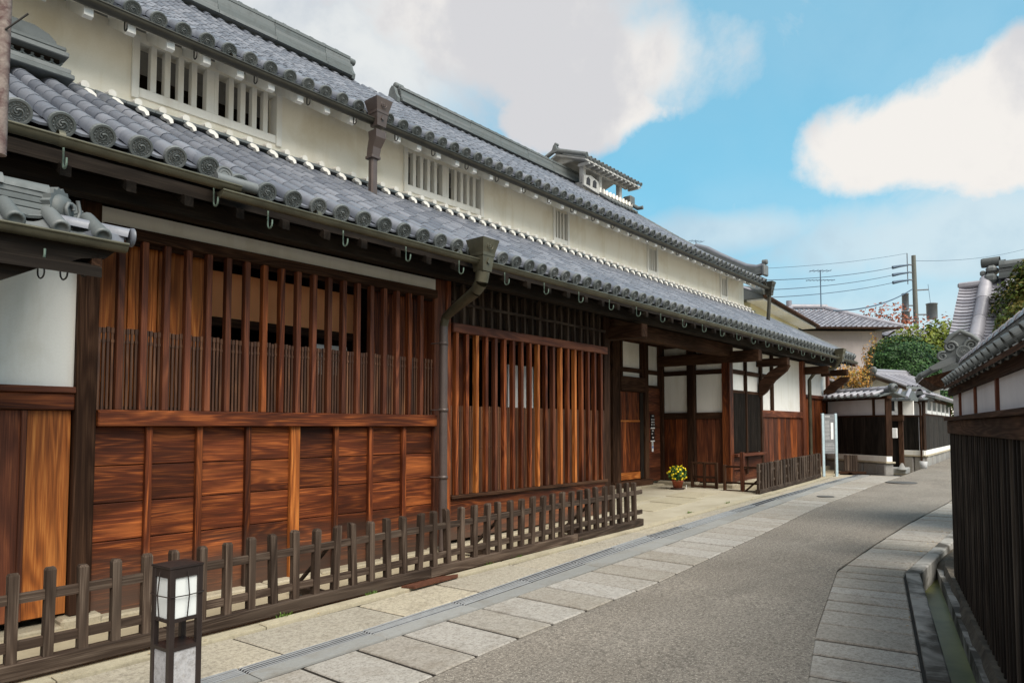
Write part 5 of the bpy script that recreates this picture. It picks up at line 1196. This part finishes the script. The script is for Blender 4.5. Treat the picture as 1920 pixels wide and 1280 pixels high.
# cream house
ch = thing('cream_house', 'cream rendered two-storey house with dark eaves behind the far end of the big house', 'house', (24.0, 8.85, 0), R(5.45), local=True)
obj('wall', MB().box(.55, 8.0, .60, 6, .2, 6.12), CREAMH, ch)
cr_ = obj('roof', MB().prism([(0, 6.22), (3.0, 7.5), (6.2, 6.22), (6.2, 6.12), (0, 6.12)], .0, 8.9, 'X'), TILED, ch)
obj('gutter', MB().tube([(-.05, -.06, 6.19), (8.95, -.06, 6.19)], .07, 8), DARK['X'], cr_)
obj('soffit', MB().box(.1, 8.8, .02, .6, 6.06, 6.11), WHITEP, cr_)
x = .05
while x < 8.9: obj('tile_row', MB().join(cover_mb(3.2, .06, .06, 5), Matrix.Translation((x, 0, 6.26)) @ Matrix.Rotation(math.atan2(1.28, 3.0), 4, 'X')), TILES, cr_); x += .27
obj('corner_ornament', MB().tube([(-.05, -.1, 6.32), (.1, .3, 6.44), (.3, 1.2, 6.62)], .13, 8).lathe([(.0001, -.03), (.13, -.03), (.14, .1)], (-.05, -.1, 6.40), 12, 'Y'), TILED, cr_)
for x in (3.4, 6.8):
    h_ = obj('window_hood', MB().box(x - .75, x + .75, .12, .6, 5.36, 5.43, .01).box(x - .75, x + .75, .12, .14, 5.43, 5.5), WHITEP, ch); obj('window', MB().box(x - .6, x + .6, .57, .6, 4.2, 5.32), BLACKP, h_)
# silver-roofed wing of the same neighbour, seen between the wall end and the pipe
wg = gable('silver pantiled lower roof glimpsed between the white wall end and the far downpipe', 'side_roof', 0, 3.2, 0, 2.2, 4.4, 6.2, 7.3, loc=(22.6, 10.9, 0), rz=R(5), wall=.4)

# grey house with hipped roof
gh = thing('grey_house', 'plain grey rendered house under a silver pantiled hipped roof', 'house', (37.75, 13.8, 0), R(-48), local=True)
obj('wall', MB().box(0, 6.5, .0, 6, .2, 6.85), GREYH, gh)
X0, X1, Y0, YR, ZE, ZR = -.7, 7.25, -.65, 2.6, 6.95, 8.45; RA0, RA1 = 2.6, 4.6
rf = obj('roof', MB().add([(X0, Y0, ZE), (X1, Y0, ZE), (X1, 6.2, ZE), (X0, 6.2, ZE), (RA0, YR, ZR), (RA1, YR, ZR)], [(0, 1, 5, 4), (1, 2, 5), (2, 3, 4, 5), (3, 0, 4), (3, 2, 1, 0)]), TILED, gh)
a = math.atan2(ZR - ZE, YR - Y0); L = math.hypot(ZR - ZE, YR - Y0); m = MB(); tb_ = cover_mb(.27, .125, .105, 5, 20)
for c in range(int(L / .25)):
    u = (c * .25) / L; xa = X0 + (RA0 - X0) * u; xb = X1 + (RA1 - X1) * u; x = xa + .12
    while x < xb - .1:
        m.join(tb_, Matrix.Translation((x, Y0 + (YR - Y0) * u, ZE + (ZR - ZE) * u - .03)) @ Matrix.Rotation(a + .03, 4, 'X')); x += .29
obj('pan_tiles', m, TILES, rf, stuff=True)
obj('hip_ridge', MB().tube([(X1, Y0, ZE + .1), ((X1 + RA1) / 2, (Y0 + YR) / 2, (ZE + ZR) / 2 + .08), (RA1, YR, ZR + .16)], .14, 8), TILES, rf); obj('hip_ridge', MB().tube([(X0, Y0, ZE + .1), (RA0, YR, ZR + .16)], .14, 8), TILES, rf)
obj('ridge', MB().tube([(RA0 - .1, YR, ZR + .2), (RA1 + .1, YR, ZR + .2)], .16, 8).tube([(RA0 - .15, YR, ZR), (RA0 - .15, YR, ZR + .55)], .16, 10), TILES, rf)
obj('gutter', MB().tube([(X0, Y0 - .05, ZE - .03), (X1, Y0 - .05, ZE - .03)], .07, 8), DARK['X'], gh); obj('downpipe', MB().tube([(6.95, -.45, 6.8), (6.62, -.1, 6.5), (6.62, -.1, .4)], .06, 8), GUTU, gh)
g2 = gable('low roof corner sticking out to the right of the grey house', 'side_roof', 0, 4, 0, 2.0, 4.0, 6.5, 7.1, loc=(43.0, 8.6, 0), rz=R(-48), wall=.4)
# antennas
def antenna(label, x, y, z0, z1, s_=1.0, rz=0):
    t = thing('roof_antenna', label, 'antenna', (x, y, z0), rz, group='television antennas', local=True); H_ = z1 - z0
    obj('mast', MB().tube([(0, 0, 0), (0, 0, H_)], .028 * s_, 6), WIRE, t)
    for (zz_, L_, n_, w2) in ((H_ - .05, 1.2, 5, .35), (H_ * .72, 1.6, 8, .22)):
        b_ = obj('boom', MB().tube([(-L_ / 2 * s_, 0, zz_), (L_ / 2 * s_, 0, zz_ + .02)], .018 * s_, 5), WIRE, t)
        for k in range(n_): xx = (-L_ / 2 + L_ * (k + .5) / n_) * s_; obj('element', MB().tube([(xx, -w2 * s_, zz_), (xx, w2 * s_, zz_)], .010 * s_, 4), WIRE, b_)
    return t
antenna('tall television antenna standing on the grey hipped roof', 39.85, 11.5, 8.2, 10.25, 1.0, R(-50))
antenna('small television antenna peeking over the big roof line', 27.5, 13.0, 7.0, 9.62, .6, R(-30))

# utility pole and its wires
up = thing('utility_pole', 'concrete utility pole with insulators and two grey transformers above the trees', 'pole', (51.2, 8.95, .4))
obj('pole', MB().tube([(51.3, 8.85, .4), (51.15, 8.93, 12.8)], .20, 12, True, r2=.13), POLEC, up)
def Rr(d): return (51.15 + d * .649, 8.93 - d * .761)     # sideways offset as seen down the street
for i, z in enumerate((12.15, 11.65, 11.15)):
    x, y = Rr(-.35); a = obj('cross_arm', MB().tube([(51.15, 8.93, z), (x, y, z + .05)], .045, 6), POLEM, up)
    x2, y2 = Rr(-.9); x3, y3 = Rr(-1.4); obj('insulator', MB().tube([(x, y, z + .02), (x2, y2, z - .05), (x3, y3, z - .15)], .05, 6, True, r2=.12), WIRE, up)
x, y = Rr(-.42); obj('cross_arm', MB().tube([(x, y, 10.9), (x, y, 12.95)], .03, 6), POLEM, up)
for (d, z0, z1, r) in ((-.62, 9.2, 10.3, .20), (-.62, 8.3, 9.15, .24), (1.1, 8.6, 9.65, .32)):
    x, y = Rr(d); tr_ = obj('transformer', MB().lathe([(.0001, z0), (r * .9, z0), (r, z0 + .05), (r, z1 - .08), (r * 1.1, z1 - .08), (r * 1.1, z1 - .03), (r * .8, z1), (.0001, z1)], (x, y, 0), 14), POLEM, up)
    obj('bracket', MB().tube([(51.2, 8.9, z0 + .3), (x, y, z0 + .3)], .05, 5), POLEM, up)
x, y = Rr(.9); obj('cross_arm', MB().tube([(51.15, 8.93, 10.5), (x, y, 10.55)], .05, 6), POLEM, up); obj('drop_wire', MB().tube([(x, y, 10.9), (x + .05, y - .1, 9.6)], .012, 4), WIRE, up)
def wire(a, b, sag, label, r=.018):
    m = MB().tube([tuple(a[i] + (b[i] - a[i]) * t / 14 - (sag * 4 * (t / 14) * (1 - t / 14) if i == 2 else 0) for i in range(3)) for t in range(15)], r, 4)
    return tag(obj('overhead_wire', m, WIRE), label, 'cable', 'cables strung from the utility pole')
for i, (z, e, ln_) in enumerate(((12.0, (28.1, 12.33, 7.88), 'uppermost of the three thick street cables running left from the pole'), (11.5, (28.1, 12.34, 7.42), 'middle one of the three thick street cables running left from the pole'), (11.0, (28.11, 12.35, 7.09), 'lowest of the three thick street cables running left from the pole'))):
    x, y = Rr(-1.4); wire((x, y, z), e, .25, ln_)
wire((Rr(-.42)[0], Rr(-.42)[1], 12.95), (28.1, 12.3, 8.32), .2, 'thin top wire running left from the tip of the pole bracket', .010)
wire((51.0, 9.05, 10.55), (36.3, 9.9, 7.35), .35, 'double slack cable sagging from the pole towards the grey roof', .035)
wire((51.2, 8.85, 12.45), (74.1, 4.49, 17.0), .3, 'thin cable leaving the pole top towards the upper right', .014)
wire((51.3, 8.3, 7.6), (47.2, 5.6, 7.45), .1, 'low dark cable running right from behind the trees', .03)

# ------------------------------------------------------------------ notice board, small barrier, plaques, flowers
nb = thing('notice_board', 'grey notice board on two pale metal posts at the end of the short fence', 'notice board', (19.15, 5.55, .28), R(-41), local=True)
for x in (0, .37): obj('post', MB().box(x - .035, x + .035, -.02, .03, 0, 1.66, .004), SIGNM, nb)
pn = obj('panel', MB().box(.036, .334, -.012, .02, .60, 1.64, .003), SIGNG, nb)
obj('heading', MB().box(.05, .20, -.015, -.012, 1.56, 1.60), TEXT, pn); obj('rule', MB().box(.05, .32, -.015, -.012, 1.525, 1.53), TEXT, pn)
for k in range(15): obj('text_line', MB().box(.05, .18 - random.uniform(0, .03) * (k % 4 == 3), -.015, -.012, 1.46 - .035 * k, 1.474 - .035 * k), TEXT, pn)
obj('map_figure', MB().box(.22, .29, -.015, -.012, .98, 1.42), WHITEP, pn)
for k in range(5): obj('text_line', MB().box(.05, .31, -.015, -.012, .86 - .04 * k, .872 - .04 * k), TEXT, pn)
sb = thing('stand_board', 'small dark wooden stand with a vertical board on crossed feet beside the notice board', 'stand', (20.3, 5.35, .3), R(-60), local=True)
for k in range(5): obj('board', MB().box(.07 * k, .07 * k + .065, -.015, .015, .08, .52, .003), GREY['Z'], sb)
obj('foot', MB().box(-.25, .55, -.05, .05, .0, .07, .01), DARK['X'], sb); obj('foot', MB().box(.10, .22, -.35, .35, .0, .06, .01), DARK['Y'], sb)
PX = 14.43
p1 = thing('wall_plaque', 'black vertical plaque with white lettering on the narrow panel beside the door, upper of two', 'sign', (PX, BY - .04, 1.7), group='black plaques by the door')
obj('plate', MB().box(PX - .09, PX + .09, BY - .056, BY - .038, 1.56, 1.88), BLACKP, p1)
for (z, a, b) in ((1.845, -.035, .04), (1.76, -.07, -.01), (1.76, .03, .07), (1.70, -.07, .0), (1.70, .03, .07), (1.64, -.07, -.02), (1.64, .04, .07)): obj('lettering', MB().box(PX + a, PX + b, BY - .059, BY - .056, z - .011, z + .011), WHITEP, p1)
obj('white_band', MB().box(PX - .09, PX + .09, BY - .058, BY - .04, 1.545, 1.575), WHITEP, p1)
p2 = thing('wall_plaque', 'black vertical plaque with fewer white characters, lower of two beside the door', 'sign', (PX, BY - .04, 1.4), group='black plaques by the door')
obj('plate', MB().box(PX - .08, PX + .085, BY - .056, BY - .038, 1.27, 1.53), BLACKP, p2)
for (z, a, b) in ((1.50, -.04, .04), (1.43, -.06, .0), (1.34, -.03, .04)): obj('lettering', MB().box(PX + a, PX + b, BY - .059, BY - .056, z - .011, z + .011), WHITEP, p2)
obj('white_band', MB().box(PX - .09, PX + .09, BY - .058, BY - .04, 1.245, 1.272), WHITEP, p2)
p3 = thing('paper_notice', 'narrow white and blue paper notice hanging under the black plaques', 'notice', (PX, BY - .04, 1.15))
obj('sheet', MB().box(PX - .035, PX + .035, BY - .050, BY - .04, 1.01, 1.235), WHITEP, p3)
obj('print', MB().box(PX - .025, PX + .025, BY - .053, BY - .05, 1.09, 1.14), BLUEP, p3); obj('print', MB().box(PX - .025, PX + .025, BY - .053, BY - .05, 1.17, 1.21), SIGNM, p3)
fp = thing('flower_pot', 'terracotta pot of bright yellow chrysanthemums on the forecourt by the door', 'flower pot', (13.95, 7.1, GZ(13.95) + .03))
fz = GZ(13.95) + .03
obj('pot', MB().lathe([(.0001, fz), (.115, fz), (.15, fz + .20), (.165, fz + .20), (.165, fz + .24), (.145, fz + .24), (.135, fz + .20), (.0001, fz + .19)], (13.95, 7.1, 0), 20), TERRA, fp)
obj('saucer', MB().lathe([(.0001, fz - .01), (.18, fz - .01), (.20, fz + .025), (.18, fz + .025), (.0001, fz + .01)], (13.95, 7.1, 0), 20), plain('dark_saucer', (.04, .025, .02)), fp)
m = MB(); blob_leaves(m, (13.95, 7.1, fz + .40), (.26, .26, .22), 700, .035, 3, shell=.2, gap=0); lo = obj('leaves', m, LEAFG, fp); lo['kind'] = 'stuff'
rq = random.Random(5)
for k in range(55):
    d = Vector((rq.gauss(0, 1), rq.gauss(0, 1), rq.gauss(0, 1) + .3)).normalized(); rr = rq.uniform(.85, 1.08); c = (13.95 + d.x * .28 * rr, 7.1 + d.y * .28 * rr, fz + .42 + d.z * .23 * rr)
    m = MB(); n = 8; s_ = rq.uniform(.028, .042); u = d.cross(Vector((0, 0, 1.01))).normalized(); v_ = d.cross(u)
    V = [Vector(c) + d * .022] + [Vector(c) + (u * math.cos(6.283 * i / n) + v_ * math.sin(6.283 * i / n)) * s_ * (1 if i % 2 else .75) for i in range(n)] + [Vector(c) - d * .02]
    m.add(V, [(0, 1 + i, 1 + (i + 1) % n) for i in range(n)] + [(9, 1 + (i + 1) % n, 1 + i) for i in range(n)]); obj('bloom', m, YEL, fp)
obj('label_stick', MB().box(14.10, 14.12, 6.92, 6.925, fz, fz + .10), WHITEP, fp)
fp.scale = (.8, .8, .8)

# ------------------------------------------------------------------ litter along the edges
def litter(name, lab, cat, n, zone, size, cols, seed, kind='stuff', up=.0):
    rl = random.Random(seed); m = MB()
    for _ in range(n):
        x, y, z = zone(rl); a = rl.uniform(0, 6.28); s_ = size * rl.uniform(.5, 1.2); u = Vector((math.cos(a), math.sin(a), rl.uniform(-.25, .25) + up)) * s_; v_ = Vector((-math.sin(a), math.cos(a), rl.uniform(-.25, .25))) * s_ * (.5 if not up else .16); c = Vector((x, y, z))
        m.add([c - (u if not up else u * 0) - (Vector() if not up else v_), c - v_ * (1 if not up else -1), c + u, c + v_] if not up else [c - v_, c + v_, c + u], [(0, 1, 2, 3)] if not up else [(0, 1, 2)])
    o = obj(name, m, leafm(name, cols)); o['kind'] = 'stuff'; tag(o, lab, cat); return o
litter('fallen_leaves', 'scattered small dry leaves lying along the kerb and in the gutter', 'leaves', 90, lambda r: (lambda x: (x, lerp(KI, x) + r.gauss(.0, .10), GZ(x) + .034))(r.uniform(1.5, 19)) if r.random() < .6 else (lambda x: (x, lerp(RK, x) + abs(r.gauss(.0, .10)), GZ(x) + .012))(r.uniform(4, 14)), .016, [(.30, .16, .05), (.45, .28, .06), (.20, .10, .04)], 4)
litter('weeds', 'tiny green weeds sprouting at the foot of the long picket fence', 'weeds', 420, lambda r: (lambda x: (x + r.gauss(0, .03), lerp(KI, x) + .14 + r.gauss(0, .012), GZ(x) + .01))(r.choice((3.1, 4.0, 5.6, 6.1, 7.4, 8.3, 8.9, 10.6, 12.2)) + r.gauss(0, .02)), .035, [(.07, .14, .02), (.12, .20, .03), (.05, .10, .02)], 6, up=1.2)

# ------------------------------------------------------------------ keep the hierarchy at thing > part > sub-part
def depth(o):
    d = 1
    while o.parent: o = o.parent; d += 1
    return d
for o in sorted([o for o in col.objects if o.parent], key=depth):
    while depth(o) > 3:
        p_ = o.parent; o.parent = p_.parent; o.location = o.location + p_.location
